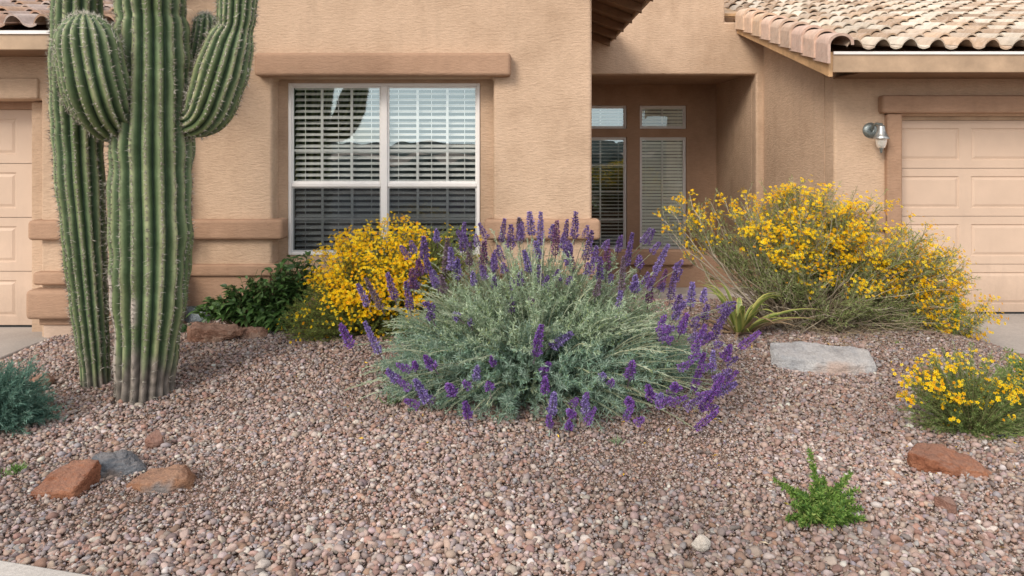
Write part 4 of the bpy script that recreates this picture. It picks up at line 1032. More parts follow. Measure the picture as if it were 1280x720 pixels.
def spike_geo(Lg, kind):
    """tapered spike of whorled florets along +Z"""
    v = Veg(); n = int(rng.uniform(260, 470) * (Lg / .16) + 80); t = np.sort(rng.uniform(0, 1, n))
    whorl = np.round(t * (Lg / .013)) / (Lg / .013); t = whorl * .75 + t * .25
    rad = .030 * np.clip(.45 + t / .12, 0, 1) * np.clip(1.02 - t, 0, 1) ** .62 * rng.uniform(.35, 1.15, n) * (1 + .22 * np.sin(t * Lg / .020 * 2 * np.pi))
    a = rng.uniform(0, 2*np.pi, n); O = np.stack([np.cos(a), np.sin(a), np.zeros(n)], -1)
    P = O * rad[:, None] * .7 + np.stack([np.zeros(n), np.zeros(n), t * Lg], -1)
    D = O + np.stack([np.zeros(n), np.zeros(n), rng.uniform(-.1, .8, n)], -1) + rng.normal(0, .3, (n, 3))
    pal = {0: [(0.15, 0.085, 0.27), (0.25, 0.16, 0.42), (0.075, 0.045, 0.12), (0.38, 0.29, 0.56)], 1: [(0.22, 0.085, 0.36), (0.34, 0.16, 0.52), (0.13, 0.06, 0.22), (0.26, 0.19, 0.52)], 3: [(0.24, 0.17, 0.44), (0.36, 0.28, 0.60), (0.13, 0.09, 0.24), (0.48, 0.40, 0.68)], 4: [(0.20, 0.13, 0.19), (0.28, 0.21, 0.28), (0.16, 0.12, 0.10), (0.34, .28, .40)], 2: [(0.20, 0.08, 0.20), (0.30, 0.14, 0.29), (0.11, 0.05, 0.11), (0.30, .20, .40)]}[kind]
    v.leaves(P, D, rng.uniform(.009, .016, n), rng.uniform(.007, .012, n), mixcol(pal, (3, 3, 2, 1.5), n, .25) * np.array((1.12, 1.14, 1.10)), .15)
    st = np.array([[[0, 0, -.05], [0, 0, Lg * .5], [0, 0, Lg * .97]]]); v.tubes(st, .003, .0015, np.array([[.16, .12, .15]]), 4)
    return v
ends = []; spikes = []
for i, (bq, tq) in enumerate(SP):
    bx_, by_ = 420 + bq[0] / 2.370, 260 + bq[1] / 2.370; tx_, ty_ = 420 + tq[0] / 2.370, 260 + tq[1] / 2.370
    yc = (by_ + ty_) / 2; Yd = 5.40 - .88 * np.clip((yc - 285) / 260, 0, 1) + rng.uniform(-.12, .06) - .20 * float(np.clip((yc - 350) / 60, 0, 1))
    pb = px(bx_, by_, Yd); pt = px(tx_, ty_, Yd + rng.uniform(-.05, .02))
    pb.z = max(pb.z, float(gz(pb.x, pb.y)) + .035); pt.z = max(pt.z, float(gz(pt.x, pt.y)) + .05)
    spikes.append((pb, pt, yc)); ends.append(tuple(pb))
paths3 = sage_path(np.array(ends), .35, .75)
vs.tubes(paths3, .0042, .0024, mixcol([(0.30, .33, .22), (.36, .38, .27), (.24, .22, .15)], (2, 2, 1), len(paths3)), 4)
P, T, tt = along(paths3, 34, .35, .97); D = T * .8 + unit(rng.normal(size=P.shape)) * .5
vl.leaves(P, D, rng.uniform(.02, .045, len(P)), rng.uniform(.004, .006, len(P)), mixcol(SAGE, (2, 3, 1, 3, 1), len(P)), .08)
# extra pale stalks rising through the crown
e, dd = dome_ends(420, 1.20, .82, 1.02, .16, .02, (.80, 1.08), 5); e = fit(e + B0); paths4 = sage_path(e, .3, .8)
vs.tubes(paths4, .0045, .0022, mixcol([(0.50, .54, .40), (.42, .47, .32), (.52, .52, .36)], (2, 2, 1), len(paths4)), 4)
P, T, tt = along(paths4, 70, .4, 1.0); D = T * .9 + unit(rng.normal(size=P.shape)) * .55; vl.leaves(P, D, rng.uniform(.018, .040, len(P)), rng.uniform(.004, .007, len(P)), mixcol(SAGE, (1, 3, 1, 3, 1), len(P)), .1)
vs.build('stem', M['twig'], sage); 
sage_leaf = vl.build('foliage', M['leaf'], sage)
for i, (pb, pt, yc) in enumerate(spikes):
    d = pt - pb; Lg = max(.045, min(.24, d.length)); kind = (1, 3, 1)[i % 3] if yc > 400 else (0, 3, 0, 4, 2, 0, 3)[(5 * i) % 7]
    key = (round(Lg / .025), kind, i % 2)
    if key not in spike_meshes:
        o = spike_geo(max(.04, key[0] * .025), kind).build('flower_spike', M['petal'], None); spike_meshes[key] = o.data
    else:
        o = bpy.data.objects.new('flower_spike', spike_meshes[key]); col.objects.link(o)
    o.parent = sage; o.location = pb - bc
    o.rotation_mode = 'QUATERNION'; o.rotation_quaternion = d.to_track_quat('Z', 'Y') @ Matrix.Rotation(rng.uniform(0, 6.28), 3, 'Z').to_quaternion()
    sg = rng.uniform(.9, 1.35); o.scale = (sg, sg, 1.0)

v = Veg(); pals = [[(0.17, 0.10, 0.30), (0.26, 0.17, 0.44), (0.10, 0.06, 0.16), (0.38, 0.30, 0.56)], [(0.22, .09, .36), (.33, .16, .52), (.14, .07, .23), (.26, .19, .50)]]
for i in range(84):
    z_ = i % 6
    if z_ < 3: x_, y_ = rng.uniform(500, 850), rng.uniform(296, 372); 
    elif z_ < 5: x_, y_ = rng.uniform(820, 915), rng.uniform(380, 520)
    else: x_, y_ = rng.uniform(500, 860), rng.uniform(440, 535)
    Yd = 5.38 - .88 * np.clip((y_ - 285) / 260, 0, 1) + rng.uniform(-.22, .05) - (.14 if y_ > 380 else 0)
    o_ = px(x_, y_, Yd); o_.z = max(o_.z, float(gz(o_.x, o_.y)) + .05)
    dr_ = unit(np.array([(o_.x - bc.x) * .55 + rng.normal(0, .12), -.12, .75 if y_ < 380 else .35])[None])[0]; Lg = rng.uniform(.05, .13); n = int(1500 * Lg) + 60; t = rng.uniform(0, 1, n)
    A_ = unit(np.cross(dr_, rng.normal(size=3))[None])[0]; B_ = np.cross(dr_, A_); a = rng.uniform(0, 2*np.pi, n); O = np.cos(a)[:, None] * A_ + np.sin(a)[:, None] * B_
    rad = .027 * np.clip(.45 + t / .12, 0, 1) * np.clip(1.02 - t, 0, 1) ** .62 * rng.uniform(.35, 1.2, n)
    P = np.array(o_) + O * rad[:, None] * .8 + dr_ * (t * Lg)[:, None]
    v.leaves(P, O + dr_ * .4 + rng.normal(0, .3, O.shape), rng.uniform(.008, .015, n), rng.uniform(.007, .011, n), mixcol(pals[0 if y_ < 380 else i % 2], (3, 3, 2, 1.5), n, .25) * np.array((1.10, 1.14, 1.06)), .15)
    mid_ = np.array([o_.x * .7 + bc.x * .3, o_.y * .7 + bc.y * .3, max(o_.z * .75, .05) + .06]); v.tubes(bez(np.array([[bc.x * .6 + o_.x * .4, bc.y * .6 + o_.y * .4, .12]]), mid_[None], np.array([tuple(o_)]), 6), .0035, .002, np.array([[.30, .33, .22]]), 3)
fs_ = v.build('flower_spike', M['petal'], sage); fs_['kind'] = 'stuff'

# ---------- yellow-flowered bushes
YEL = [(0.97, 0.70, 0.02), (0.95, 0.58, 0.015), (0.98, 0.80, 0.06), (0.90, 0.42, 0.015)]
GRN = [(0.15, 0.205, 0.055), (0.10, 0.15, 0.045), (0.215, 0.255, 0.085), (0.075, 0.11, 0.035)]
def flower_bush(root, base, ends, leafcols, nleaf, leafL, leafW, stemcols, bloom_fn, nbloom, brad, leaf_t0=.4, spread=.3, up=.65, r0=.005, k=9, crook=0.0, twigs=0, leafmat='leaf', scat=.05, clump=1):
    base = np.array(base); n = len(ends); d = ends - base
    p0 = base + np.stack([d[:, 0] * spread * rng.uniform(.3, 1.2, n), d[:, 1] * spread * rng.uniform(.3, 1.2, n), np.zeros(n)], -1); p0[:, 2] = gz(p0[:, 0], p0[:, 1])
    mid = p0 * .5 + ends * .5; mid[:, 2] = p0[:, 2] + (ends[:, 2] - p0[:, 2]) * up + rng.normal(0, .03, n)
    pa = bez(p0, mid, ends, k)
    if crook:
        w = np.cumsum(rng.normal(0, crook, pa.shape), axis=1); w[:, 0] = 0; w -= w[:, -1:] * np.linspace(0, 1, k)[None, :, None]; pa = pa + w
    vs, vl, vf = Veg(), Veg(), Veg()
    vs.tubes(pa, r0 * rng.uniform(.6, 1.5, n), r0 * .3, mixcol(stemcols, [1] * len(stemcols), n), 4)
    allp = pa
    if twigs:
        P, T, tt = along(pa, twigs, .45, .98); L = rng.uniform(.08, .22, len(P)); D = unit(T + unit(rng.normal(size=P.shape)) * .75 + np.array([0, 0, .25]))
        tw = bez(P, P + D * (L * .5)[:, None], P + D * L[:, None] + rng.normal(0, .02, P.shape) + np.array([0, 0, .02]), 5)
        vs.tubes(tw, r0 * .35, r0 * .18, mixcol(stemcols, [1] * len(stemcols), len(tw)), 3)
        for grp, nl in ((pa, nleaf), (tw, max(4, nleaf // 4))):
            P, T, tt = along(grp, nl, leaf_t0 if grp is pa else .1, 1.0); D = T * .8 + unit(rng.normal(size=P.shape)) * .65
            c = mixcol(leafcols, [3, 2, 2, 1][:len(leafcols)], len(P)); vl.leaves(P, D, rng.uniform(*leafL, len(P)), rng.uniform(*leafW, len(P)), c, .08)
        tips = tw[:, -1]
    else:
        P, T, tt = along(pa, nleaf, leaf_t0, 1.0); D = T * .8 + unit(rng.normal(size=P.shape)) * .65
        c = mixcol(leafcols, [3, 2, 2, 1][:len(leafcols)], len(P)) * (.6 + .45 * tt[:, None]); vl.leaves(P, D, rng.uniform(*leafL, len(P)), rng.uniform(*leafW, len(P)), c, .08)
        tips = pa[:, -1]
    w = bloom_fn(tips); w = np.clip(w, 0, None); pk = np.repeat(rng.choice(len(tips), nbloom // clump, p=w / w.sum()), clump); nbloom = len(pk)
    P = tips[pk] + rng.normal(0, scat, (nbloom, 3)) * np.array([1, 1, .7]); P[:, 2] = np.maximum(P[:, 2], gz(P[:, 0], P[:, 1]) + .03)
    N = unit(P - base) * .7 + np.array([0, -.6, .45]) + rng.normal(0, .45, P.shape)
    vf.blooms(P, N, rng.uniform(*brad, nbloom), mixcol(YEL, (4, 3, 2, 1), nbloom, .12), mixcol([(0.55, 0.24, 0.01), (.62, .33, .01)], (1, 1), nbloom))
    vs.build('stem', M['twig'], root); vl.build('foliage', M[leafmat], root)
    f = vf.build('flower', M['petal'], root); f['kind'] = 'stuff'
    return pa

# left mound under the window
lb = Vector((px(462, 0, 6.25).x, 6.25, 0.0)); lb.z = float(gz(lb.x, lb.y))
yl = empty('yellow_flower_bush', lb, 'rounded bush thick with golden yellow flowers under the large window', 'bush')
def clouds(specs):
    out = []
    for (x, y, Y, rx, ry, rz, n) in specs:
        c = px(x, y, Y); d = unit(rng.normal(size=(n, 3))); d[:, 1] = -np.abs(d[:, 1]) * rng.choice([1, 1, 1, -1], n)
        out.append(np.array(c) + d * np.array([rx, ry, rz]) * rng.uniform(.72, 1.05, (n, 1)))
    e = np.concatenate(out); e[:, 2] = np.maximum(e[:, 2], gz(e[:, 0], e[:, 1]) + .02); return e
e = clouds([(455, 350, 6.2, .46, .36, .40, 420), (495, 325, 6.3, .52, .33, .36, 420), (415, 385, 6.12, .36, .30, .30, 320), (545, 330, 6.35, .42, .25, .36, 260), (385, 400, 6.1, .26, .24, .18, 150), (500, 392, 6.15, .5, .26, .22, 160), (570, 312, 6.4, .24, .2, .24, 170)])
def bl_l(t):
    xx = CX + t[:, 0] * F / t[:, 1]; yy = HY + (CH - t[:, 2]) * F / t[:, 1]
    w = np.where((xx < 532) & (yy < np.clip(352 + (xx - 385) * .7, 330, 398)), 1.0, .035) + np.where((xx > 395) & (xx < 450) & (yy < 408), .25, 0)
    return w * np.where(t[:, 1] < 6.4, 1.0, .5) + .02
flower_bush(yl, lb, e, [(0.22, 0.29, 0.07), (0.15, 0.21, 0.06), (0.29, 0.36, 0.09), (0.34, .42, .11)], 52, (.018, .036), (.003, .0055), [(0.17, .17, .07), (.13, .10, .06)], bl_l, 6600, (.010, .0155), .35, .25, .62, .004, 8, scat=.036, clump=5)

# big open bush on the right
rb = Vector((px(1000, 0, 6.6).x, 6.6, 0.0)); rb.z = float(gz(rb.x, rb.y))
yr = empty('yellow_flower_bush', rb, 'sprawling woody bush with yellow flowers and bare grey twigs beside the right driveway', 'bush')
e = clouds([(905, 280, 6.6, .38, .35, .20, 20), (1005, 285, 6.65, .42, .45, .34, 60), (1090, 310, 6.6, .48, .45, .28, 60), (1150, 345, 6.55, .36, .4, .26, 50), (1185, 395, 6.45, .24, .3, .22, 40), (962, 325, 6.55, .38, .4, .28, 34), (1060, 370, 6.45, .5, .35, .22, 36), (860, 262, 6.6, .10, .2, .05, 3), (1000, 245, 6.7, .30, .2, .10, 16), (1060, 260, 6.7, .3, .2, .10, 12)])
def bl_r(t):
    xx = CX + t[:, 0] * F / t[:, 1]; yy = HY + (CH - t[:, 2]) * F / t[:, 1]
    top = np.interp(xx, [820, 880, 960, 1000, 1060, 1130, 1190, 1225], [262, 238, 240, 232, 250, 275, 325, 370])
    low = np.interp(xx, [820, 880, 930, 960, 1060, 1130, 1190, 1225], [290, 275, 290, 325, 360, 370, 430, 440])
    return np.where(yy < low, 1.0, .03) * np.where(xx < 930, .45, 1.0) * (yy > top - 20)
paR = flower_bush(yr, rb, e, [(0.30, 0.37, 0.14), (0.22, 0.29, 0.10), (0.39, 0.43, 0.20), (0.17, .24, .07)], 60, (.024, .05), (.004, .0065), [(0.33, .27, .20), (.24, .19, .13), (.42, .37, .29), (.18, .14, .09)], bl_r, 12000, (.0110, .0170), .55, .12, .5, .0075, 11, crook=.024, twigs=13, scat=.036, clump=10)
v, w_, f_ = Veg(), Veg(), Veg()
for (x, y) in ((822, 268), (838, 262), (845, 250), (862, 243), (872, 262), (888, 252), (905, 246), (915, 262), (930, 240), (895, 270), (858, 285), (945, 258), (832, 285), (880, 300), (900, 310), (868, 316), (915, 330), (890, 345), (930, 350), (940, 300), (955, 335)):
    t_ = px(x, y, 6.5 + rng.uniform(-.15, .25)); n_ = 14
    p1 = Vector((rb.x - rng.uniform(.0, .25), rb.y + rng.normal(0, .08), rb.z)); mid = p1 * .42 + t_ * .58 + Vector((rng.normal(0, .05), 0, rng.uniform(-.24, -.06)))
    pth = bez(np.array([tuple(p1)]), np.array([tuple(mid)]), np.array([tuple(t_)]), n_); wv = np.cumsum(rng.normal(0, .013, pth.shape), axis=1); wv[:, 0] = 0; wv -= wv[:, -1:] * np.linspace(0, 1, n_)[None, :, None]; pth = pth + wv
    v.tubes(pth, rng.uniform(.007, .011), .0028, mixcol([(.46, .40, .31), (.38, .32, .25)], (1, 1), 1), 5)
    P, T, tt = along(pth, 9, .55, .98); L = rng.uniform(.06, .16, 9); D = unit(T + unit(rng.normal(size=P.shape)) * .8 + np.array([0, 0, .35])); tw = bez(P, P + D * (L * .5)[:, None], P + D * L[:, None] + np.array([0, 0, .02]), 5)
    v.tubes(tw, .0026, .0014, mixcol([(.44, .39, .30), (.30, .30, .16)], (1, 1), 9), 3)
    P, T, tt = along(tw, 16, .3, 1); w_.leaves(P, T * .8 + unit(rng.normal(size=P.shape)) * .6, rng.uniform(.018, .036, len(P)), .005, mixcol([(.26, .31, .13), (.34, .37, .20)], (1, 1), len(P)), .1)
    if y > 292: continue
    cc = np.concatenate([tw[rng.choice(9, 3, replace=False), -1], np.array([tuple(t_)])]); P = np.repeat(cc, 10, 0) + rng.normal(0, .024, (40, 3))
    f_.blooms(P, np.array([0, -.4, .5]) + rng.normal(0, .5, P.shape), rng.uniform(.010, .0155, 40), mixcol(YEL, (4, 3, 3, 1), 40, .12), mixcol([(.55, .24, .01)], (1,), 40))
v.build('bare_branch', M['twig'], yr); w_.build('foliage', M['leaf'], yr); ff = f_.build('flower', M['petal'], yr); ff['kind'] = 'stuff'
# its dry inner twigs and low straw
v = Veg(); n = 260; e = np.array(rb) + np.stack([rng.uniform(-.75, 1.35, n), rng.uniform(-.5, .5, n), rng.uniform(.02, .62, n)], -1); e[:, 2] = np.maximum(e[:, 2], gz(e[:, 0], e[:, 1]) + .02)
p0 = np.array(rb) + np.stack([rng.normal(0, .16, n), rng.normal(0, .14, n), np.zeros(n)], -1); mid = (p0 + e) / 2 + np.stack([rng.normal(0, .1, n), rng.normal(0, .1, n), rng.uniform(-.05, .22, n)], -1)
pp = bez(p0, mid, e, 9); w = np.cumsum(rng.normal(0, .012, pp.shape), axis=1); pp = pp + w
v.tubes(pp, .0055, .0018, mixcol([(0.30, .245, .18), (.21, .165, .115), (.40, .35, .27), (.13, .10, .07)], (2, 2, 1, 1), n), 4)
n = 700; P = np.array(px(1075, 425, 6.35)) + np.stack([rng.normal(0, .42, n), rng.normal(0, .22, n), np.zeros(n)], -1); P[:, 2] = gz(P[:, 0], P[:, 1]) + rng.uniform(.0, .10, n)
D = rng.normal(size=(n, 3)) * np.array([1, 1, .25]); v.leaves(P, D, rng.uniform(.08, .26, n), .004, mixcol([(0.35, .29, .19), (.25, .20, .13), (.18, .14, .09)], (2, 2, 1), n), .1)
v.build('dry_twig', M['twig'], yr)
# tall green side shoots
for (x, y0, y1, Y, nl) in ((1192, 455, 372, 6.2, 230), (1170, 452, 395, 6.25, 140), (1210, 450, 400, 6.3, 130), (1120, 470, 430, 6.0, 60)):
    v = Veg(); a, b_ = px(x, y0, Y), px(x + 3, y1, Y); a.z = float(gz(a.x, a.y))
    pth = bez(np.array([tuple(a)]), np.array([tuple((a + b_) / 2 + Vector((.02, 0, 0)))]), np.array([tuple(b_)]), 8); v.tubes(pth, .005, .002, np.array([[.2, .26, .09]]), 4)
    P, T, tt = along(pth, nl, .1, 1); D = T * .5 + unit(rng.normal(size=P.shape)); v.leaves(P, D, rng.uniform(.02, .055, len(P)), .008, mixcol([(0.20, .31, .07), (.28, .38, .11), (.14, .22, .06)], (2, 1, 1), len(P)), .1)
    v.build('shoot', M['leaf'], yr)

# small bush at the right edge
sb = Vector((px(1212, 0, 4.55).x, 4.55, 0.0)); sb.z = float(gz(sb.x, sb.y))
ys = empty('yellow_flower_bush', sb, 'small low green plant with yellow flowers at the right edge behind the rust-red sandstone', 'bush')
e = clouds([(1200, 500, 4.5, .33, .25, .27, 190), (1160, 515, 4.5, .20, .2, .16, 60), (1255, 500, 4.55, .28, .25, .20, 110), (1205, 462, 4.6, .36, .2, .17, 110), (1180, 452, 4.6, .16, .15, .10, 30), (1290, 490, 4.6, .2, .2, .2, 60), (1135, 480, 4.6, .10, .1, .10, 12), (1230, 540, 4.42, .3, .15, .10, 60)])
def bl_s(t):
    yy = HY + (CH - t[:, 2]) * F / t[:, 1]; return np.where(yy < 505, 1.0, .14) * np.where(t[:, 1] < 4.6, 1, .5)
flower_bush(ys, sb, e, [(0.18, 0.26, 0.08), (0.13, 0.20, 0.07), (0.26, 0.34, 0.11), (.33, .40, .16)], 50, (.014, .032), (.003, .006), [(0.20, .21, .09), (.26, .24, .13)], bl_s, 760, (.0085, .0130), .25, .3, .6, .003, 8, scat=.022, clump=6)
# pale green neighbour at the very edge
nb = Vector((px(1300, 0, 4.75).x, 4.75, 0.0)); nb.z = float(gz(nb.x, nb.y))
ng = empty('green_bush', nb, 'bright green leafy plant cut by the right edge above the yellow flowers', 'bush')
v, w_ = Veg(), Veg(); e = clouds([(1292, 470, 4.75, .22, .2, .2, 120), (1262, 455, 4.8, .10, .1, .12, 24)]); p0 = np.tile(np.array(nb), (len(e), 1)) + rng.normal(0, .04, (len(e), 3)) * np.array([1, 1, 0])
pp = bez(p0, (p0 + e) / 2 + np.array([0, 0, .06]), e, 7); v.tubes(pp, .003, .001, mixcol([(.22, .28, .1)], (1,), len(e)), 3)
P, T, tt = along(pp, 40, .4, 1); w_.leaves(P, T * .7 + unit(rng.normal(size=P.shape)) * .7, rng.uniform(.015, .032, len(P)), .007, mixcol([(0.18, .30, .07), (.25, .37, .10), (.12, .21, .05)], (2, 2, 1), len(P)), .1)
v.build('stem', M['twig'], ng); w_.build('foliage', M['leaf'], ng)

# ---------- broad-leaved shrub by the wall
gbp = Vector((px(325, 0, 6.55).x, 6.55, 0.0)); gbp.z = float(gz(gbp.x, gbp.y))
gb = empty('green_shrub', gbp, 'glossy dark green broad-leaved shrub against the wall left of the golden bush', 'shrub')
v, w_ = Veg(), Veg()
e = clouds([(345, 362, 6.5, .26, .22, .24, 70), (375, 345, 6.55, .22, .2, .22, 55), (310, 372, 6.5, .24, .22, .18, 50), (275, 382, 6.45, .22, .2, .10, 40), (345, 395, 6.4, .3, .2, .10, 45), (385, 322, 6.6, .12, .12, .06, 10)])
p0 = np.stack([gbp.x + (e[:, 0] - gbp.x) * .45 + rng.normal(0, .05, len(e)), np.full(len(e), gbp.y) + rng.normal(0, .05, len(e)), np.zeros(len(e))], -1); p0[:, 2] = gz(p0[:, 0], p0[:, 1])
pp = bez(p0, (p0 + e) / 2 + np.array([0, 0, .08]), e, 8); v.tubes(pp, .005, .002, mixcol([(.15, .17, .07), (.12, .09, .05)], (1, 1), len(e)), 4)
P, T, tt = along(pp, 9, .45, 1.0); D = T * .45 + unit(rng.normal(size=P.shape)) * np.array([1, 1, .6]) * .8 + np.array([0, -.25, .15])
U = np.array([0, -.3, 1.0]) + rng.normal(0, .35, P.shape)
w_.broad(P, D, U, rng.uniform(.06, .125, len(P)), rng.uniform(.024, .042, len(P)), mixcol([(0.065, 0.135, 0.035), (0.045, 0.095, 0.028), (0.095, 0.185, 0.05), (.13, .22, .07)], (3, 3, 2, 1), len(P)), .35)
v.build('stem', M['twig'], gb); w_.build('foliage', M['leaf_gloss'], gb, smooth=True)

# ---------- strap-leaved plant
ap = at(925, 424); ap.y += .12; ap.x = px(925, 0, ap.y).x; ap.z = float(gz(ap.x, ap.y))
sp = empty('strap_leaf_plant', ap, 'clump of yellow-striped strap leaves at the left foot of the sprawling yellow bush', 'plant')
for kind, nL in (('leaf', 30), ('dry_leaf', 14)):
    for i in range(nL):
        a = rng.uniform(0, 2*np.pi); L = rng.uniform(.40, .74); tilt = rng.uniform(.10, 1.05); k = 10; t = np.linspace(0, 1, k)
        if kind == 'dry_leaf': tilt += .35
        r = L * (np.sin(tilt) * t + .22 * t ** 2.2); h = L * np.cos(tilt) * t * (1.15 - .55 * t ** 1.6) + (.0 if kind == 'leaf' else -.05 * t)
        ctr = np.stack([ap.x + np.cos(a) * (r + .03), ap.y + np.sin(a) * (r + .03) * .8, ap.z + np.maximum(h, .012)], -1)
        sd = np.array([-np.sin(a), np.cos(a), 0]); tw = rng.normal(0, .5); wdt = rng.uniform(.017, .032) * np.interp(t, [0, .2, .6, 1], [.7, 1, .8, .04])
        up = np.array([0, 0, 1.0]); V = []; C = []
        g = np.array((0.20, 0.26, 0.07)) * rng.uniform(.7, 1.3); y_ = np.array((0.56, 0.52, 0.17)) * rng.uniform(.8, 1.1)
        if kind == 'dry_leaf': g = np.array((.30, .20, .12)) * rng.uniform(.7, 1.2); y_ = np.array((.40, .30, .20))
        for f, hh, cc in ((-1, .35, y_), (-.45, .08, g), (0, 0, g * 1.15), (.45, .08, g), (1, .35, y_)):
            s_ = sd * math.cos(tw * .6) + up * math.sin(tw * .6)
            V.append(ctr + s_[None] * (f * wdt)[:, None] + up * (hh * wdt)[:, None]); C.append(np.tile(cc, (k, 1)))
        V = np.concatenate(V); C = np.concatenate(C); q = []
        for j in range(4):
            m = j * k + np.arange(k - 1); q.append(np.stack([m, m + 1, m + k + 1, m + k], -1))
        build(kind, V, [np.concatenate(q)], M['leaf_gloss'], sp, C, smooth=True)

# ---------- blue-green bush at the left edge
bb_ = Vector((px(-12, 0, 4.5).x, 4.5, 0.0)); bb_.z = float(gz(bb_.x, bb_.y))
bg = empty('blue_green_bush', bb_, 'feathery blue-green bush cut by the left edge of the photo', 'bush')
v, w_ = Veg(), Veg(); e, dd = dome_ends(420, .40, .40, .44, .12, -.05, (.7, 1.0), 12); e = e + np.array(bb_); e[:, 2] = np.maximum(e[:, 2], .03)
p0 = np.array(bb_) + (e - np.array(bb_)) * np.array([.25, .25, 0]); pp = bez(p0, (p0 + e) / 2 + np.array([0, 0, .05]), e, 8)
v.tubes(pp, .003, .0012, mixcol([(.12, .2, .14)], (1,), len(e)), 3)
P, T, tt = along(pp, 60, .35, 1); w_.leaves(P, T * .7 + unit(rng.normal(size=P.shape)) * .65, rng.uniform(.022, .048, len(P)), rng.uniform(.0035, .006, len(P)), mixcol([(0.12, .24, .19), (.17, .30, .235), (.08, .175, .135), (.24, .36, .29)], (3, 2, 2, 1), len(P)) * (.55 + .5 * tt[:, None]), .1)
v.build('stem', M['twig'], bg); w_.build('foliage', M['leaf'], bg)

# ---------- small weed in the foreground
wp = at(1030, 655); wp.y += .05
wd = empty('weed', wp, 'small bright green ferny weed alone on the foreground gravel', 'plant')
v, w_ = Veg(), Veg()
tips = [(990, 630, -.1), (1060, 640, -.15), (1025, 618, -.05), (1035, 610, .04), (1012, 645, -.16), (1050, 648, -.16), (1066, 625, -.08), (1028, 632, -.1), (995, 612, .02), (1011, 562, .05), (968, 600, 0), (985, 610, .05), (1000, 620, -.05), (1065, 590, .08), (1050, 605, .05), (1030, 598, .1), (1075, 635, -.02), (1080, 650, -.06), (1060, 655, -.1), (1000, 655, -.12), (985, 648, -.06), (1020, 640, -.12), (1040, 630, -.1), (1015, 610, .0), (1055, 622, 0), (1072, 612, .06), (1040, 655, -.14), (1022, 600, .02), (1008, 632, -.08), (1046, 640, -.13)]
for (x, y, dy) in tips:
    t_ = px(x, y, wp.y + dy); t_.z = max(t_.z, .03)
    mid = (wp + t_) / 2 + Vector((rng.normal(0, .015), rng.normal(0, .015), .02))
    pth = bez(np.array([tuple(wp)]), np.array([tuple(mid)]), np.array([tuple(t_)]), 9); v.tubes(pth, .003, .0015, np.array([[.17, .22, .07]]), 4)
    P, T, tt = along(pth, 210, .15, 1.0); D = T * .55 + unit(rng.normal(size=P.shape)); L = rng.uniform(.018, .046, len(P)) * (1.2 - .6 * tt)
    w_.leaves(P, D, L, L * .36, mixcol([(0.14, .25, .05), (.21, .34, .08), (.08, .17, .04), (.32, .40, .12)], (3, 2, 2, 1), len(P)), .1)
P = np.array(wp) + rng.normal(0, .07, (60, 3)) * np.array([1, .7, 0]) + np.array([0, -.02, .03]); w_.leaves(P, rng.normal(size=(60, 3)) * np.array([1, 1, .4]), rng.uniform(.015, .035, 60), .009, mixcol([(.42, .36, .08), (.34, .26, .10)], (1, 1), 60), .15)
v.build('stem', M['twig'], wd); w_.build('foliage', M['leaf'], wd)

# ---------- tiny sprouts
def sprout(x, y, label, r, cols, n=90):
    p = at(x, y); w_ = Veg(); o_ = np.array(p)
    P = o_ + rng.normal(0, r * .4, (n, 3)) * np.array([1, 1, 0]) + np.array([0, 0, .008]); D = rng.normal(size=(n, 3)); D[:, 2] = np.abs(D[:, 2]) + .4
    w_.leaves(P, D, rng.uniform(.5, 1.2, n) * r, r * .16, mixcol(cols, [1] * len(cols), n), .15)
    return tag(w_.build('sprout', M['leaf'], None, origin=p), label, 'plant')
sprout(18, 592, 'tiny green sprout on gravel left of the red triangular sandstone', .05, [(.12, .22, .06), (.2, .3, .1)])
sprout(230, 415, 'low green sprout at the left end of the pitted rock', .07, [(.06, .13, .05), (.09, .18, .06)], 140)
sprout(137, 408, 'teal green sprout showing between the two cactus trunks', .12, [(.06, .25, .12), (.05, .24, .22), (.10, .3, .08)], 120)
sprout(770, 555, 'small pale green sprout on gravel in front of the purple bush', .045, [(.30, .38, .24), (.22, .30, .17)], 36)
sprout(490, 505, 'small green sprout at the left front foot of the purple bush', .06, [(.2, .3, .12), (.15, .22, .1)], 60)

# ---------- fallen petals and dry leaf bits
v = Veg(); cs = ((2.75, 6.1, 1.1, .45, 420), (-1.25, 5.75, .6, .3, 200), (.2, 4.45, 1.1, .3, 260), (2.9, 4.2, .6, .25, 160), (-2.6, 4.8, .5, .4, 80), (0, 4.2, 2.6, 1.0, 160))
for (cx_, cy_, sx_, sy_, n) in cs:
    P = np.stack([rng.normal(cx_, sx_, n), rng.normal(cy_, sy_, n), np.zeros(n)], -1); P = P[(P[:, 0] > -4.0) & (P[:, 0] < 4.2) & (P[:, 1] < 6.7)]; n = len(P); P[:, 2] = gz(P[:, 0], P[:, 1]) + rng.uniform(.012, .026, n)
    D = rng.normal(size=(n, 3)) * np.array([1, 1, .2]); v.leaves(P, D, rng.uniform(.012, .045, n), rng.uniform(.003, .009, n), mixcol([(.38, .28, .17), (.26, .18, .11), (.50, .42, .30), (.80, .52, .04), (.20, .12, .26)], (4, 3, 2, 1.3, .5), n), .15)
tag(v.build('leaf_litter', M['twig'], None), 'dry leaf bits and fallen petals scattered on the gravel', 'leaf litter', kind='stuff')

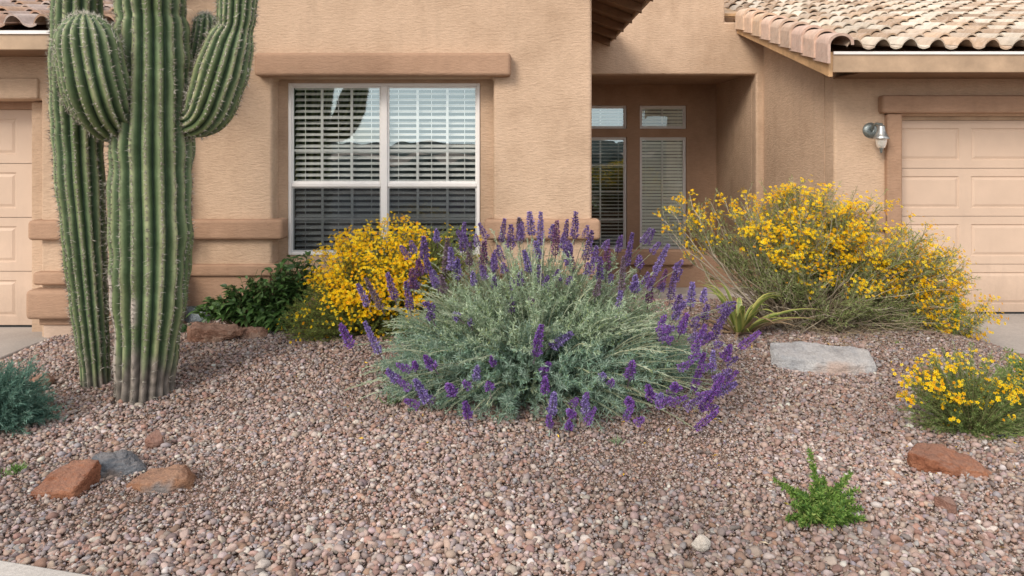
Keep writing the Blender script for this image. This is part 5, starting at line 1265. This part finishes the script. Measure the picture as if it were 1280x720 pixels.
# ---------- drip irrigation tube
hp = [px(1246, 551, 4.34), px(1262, 547, 4.36), px(1280, 538, 4.42), px(1300, 525, 4.5), px(1310, 505, 4.6), px(1290, 492, 4.68), px(1272, 505, 4.6), px(1264, 524, 4.5), px(1262, 540, 4.42)]
dense = [catmull([tuple(p) for p in hp], t) for t in np.linspace(0, 1, 50)]
dense = [(p[0], p[1], max(p[2], float(gz(p[0], p[1])) + .02)) for p in dense]
V, Q = tube_mesh(dense, [.0075], 8); hb = dense[0]
tag(build('drip_hose', V, [Q], M['hose'], None, smooth=True, origin=hb), 'black irrigation tube looping over gravel under the right edge plants', 'hose')

# ------------------------------------------------------------------ sky, sun, camera
SUN_EL, SUN_AZ = R(33), R(214)         # azimuth measured clockwise from +Y: behind and left of the camera
world = bpy.data.worlds.new('World'); scene.world = world; world.use_nodes = True
nt = world.node_tree; nt.nodes.clear(); N = nt.nodes.new; L_ = nt.links.new
sky = N('ShaderNodeTexSky'); sky.sky_type = 'NISHITA'; sky.sun_disc = False; sky.sun_elevation = SUN_EL; sky.sun_rotation = SUN_AZ
sky.air_density = 1.0; sky.dust_density = 1.5; sky.ozone_density = 1.0
tc = N('ShaderNodeTexCoord'); mp = N('ShaderNodeMapping'); mp.inputs['Scale'].default_value = (1, 1, 2.6); L_(tc.outputs['Generated'], mp.inputs[0])
nz = N('ShaderNodeTexNoise'); nz.inputs['Scale'].default_value = 2.1; nz.inputs['Detail'].default_value = 6; nz.inputs['Roughness'].default_value = .58; L_(mp.outputs[0], nz.inputs['Vector'])
rp = N('ShaderNodeValToRGB'); rp.color_ramp.elements[0].position = .42; rp.color_ramp.elements[0].color = (0.25, .25, .25, 1); rp.color_ramp.elements[1].position = .62; rp.color_ramp.elements[1].color = (.92, .92, .92, 1); sx = N('ShaderNodeSeparateXYZ'); L_(tc.outputs['Generated'], sx.inputs[0])
ab = N('ShaderNodeMath'); ab.operation = 'ABSOLUTE'; L_(sx.outputs[2], ab.inputs[0])
hz = N('ShaderNodeMapRange'); hz.inputs['From Min'].default_value = 0.0; hz.inputs['From Max'].default_value = 0.45; hz.inputs['To Min'].default_value = 0.17; hz.inputs['To Max'].default_value = 0.0; L_(ab.outputs[0], hz.inputs['Value'])
ad = N('ShaderNodeMath'); ad.operation = 'ADD'; L_(nz.outputs['Fac'], ad.inputs[0]); L_(hz.outputs[0], ad.inputs[1]); L_(ad.outputs[0], rp.inputs[0])
mx = N('ShaderNodeMix'); mx.data_type = 'RGBA'; L_(rp.outputs[0], mx.inputs[0]); L_(sky.outputs[0], mx.inputs[6]); mx.inputs[7].default_value = (12.0, 11.7, 11.4, 1)
bgn = N('ShaderNodeBackground'); bgn.inputs['Strength'].default_value = 0.15; L_(mx.outputs[2], bgn.inputs[0])
wo = N('ShaderNodeOutputWorld'); L_(bgn.outputs[0], wo.inputs[0])
ld = bpy.data.lights.new('sun', 'SUN'); ld.energy = 2.55; ld.angle = R(24); ld.color = (1.0, .90, .785)
lo = bpy.data.objects.new('sun', ld); col.objects.link(lo); lo.location = (0, 0, 20)
dv = Vector((math.sin(SUN_AZ) * math.cos(SUN_EL), math.cos(SUN_AZ) * math.cos(SUN_EL), math.sin(SUN_EL)))
lo.rotation_euler = dv.to_track_quat('Z', 'Y').to_euler()

cam = bpy.data.cameras.new('camera'); cam.sensor_width = 36; cam.lens = F / 1280 * 36; cam.shift_y = -(360 - HY) / 1280; cam.clip_end = 2000; cam.clip_start = 0.05
co = bpy.data.objects.new('camera', cam); col.objects.link(co); co.location = (0, 0, CH); co.rotation_euler = (R(90), 0, 0)
scene.camera = co
scene.view_settings.view_transform = 'Standard'; scene.view_settings.look = 'None'; scene.view_settings.exposure = 0; scene.view_settings.gamma = 1
scene.cycles.use_denoising = True
scene.cycles.max_bounces = 8; scene.cycles.transparent_max_bounces = 16
scene.render.film_transparent = False
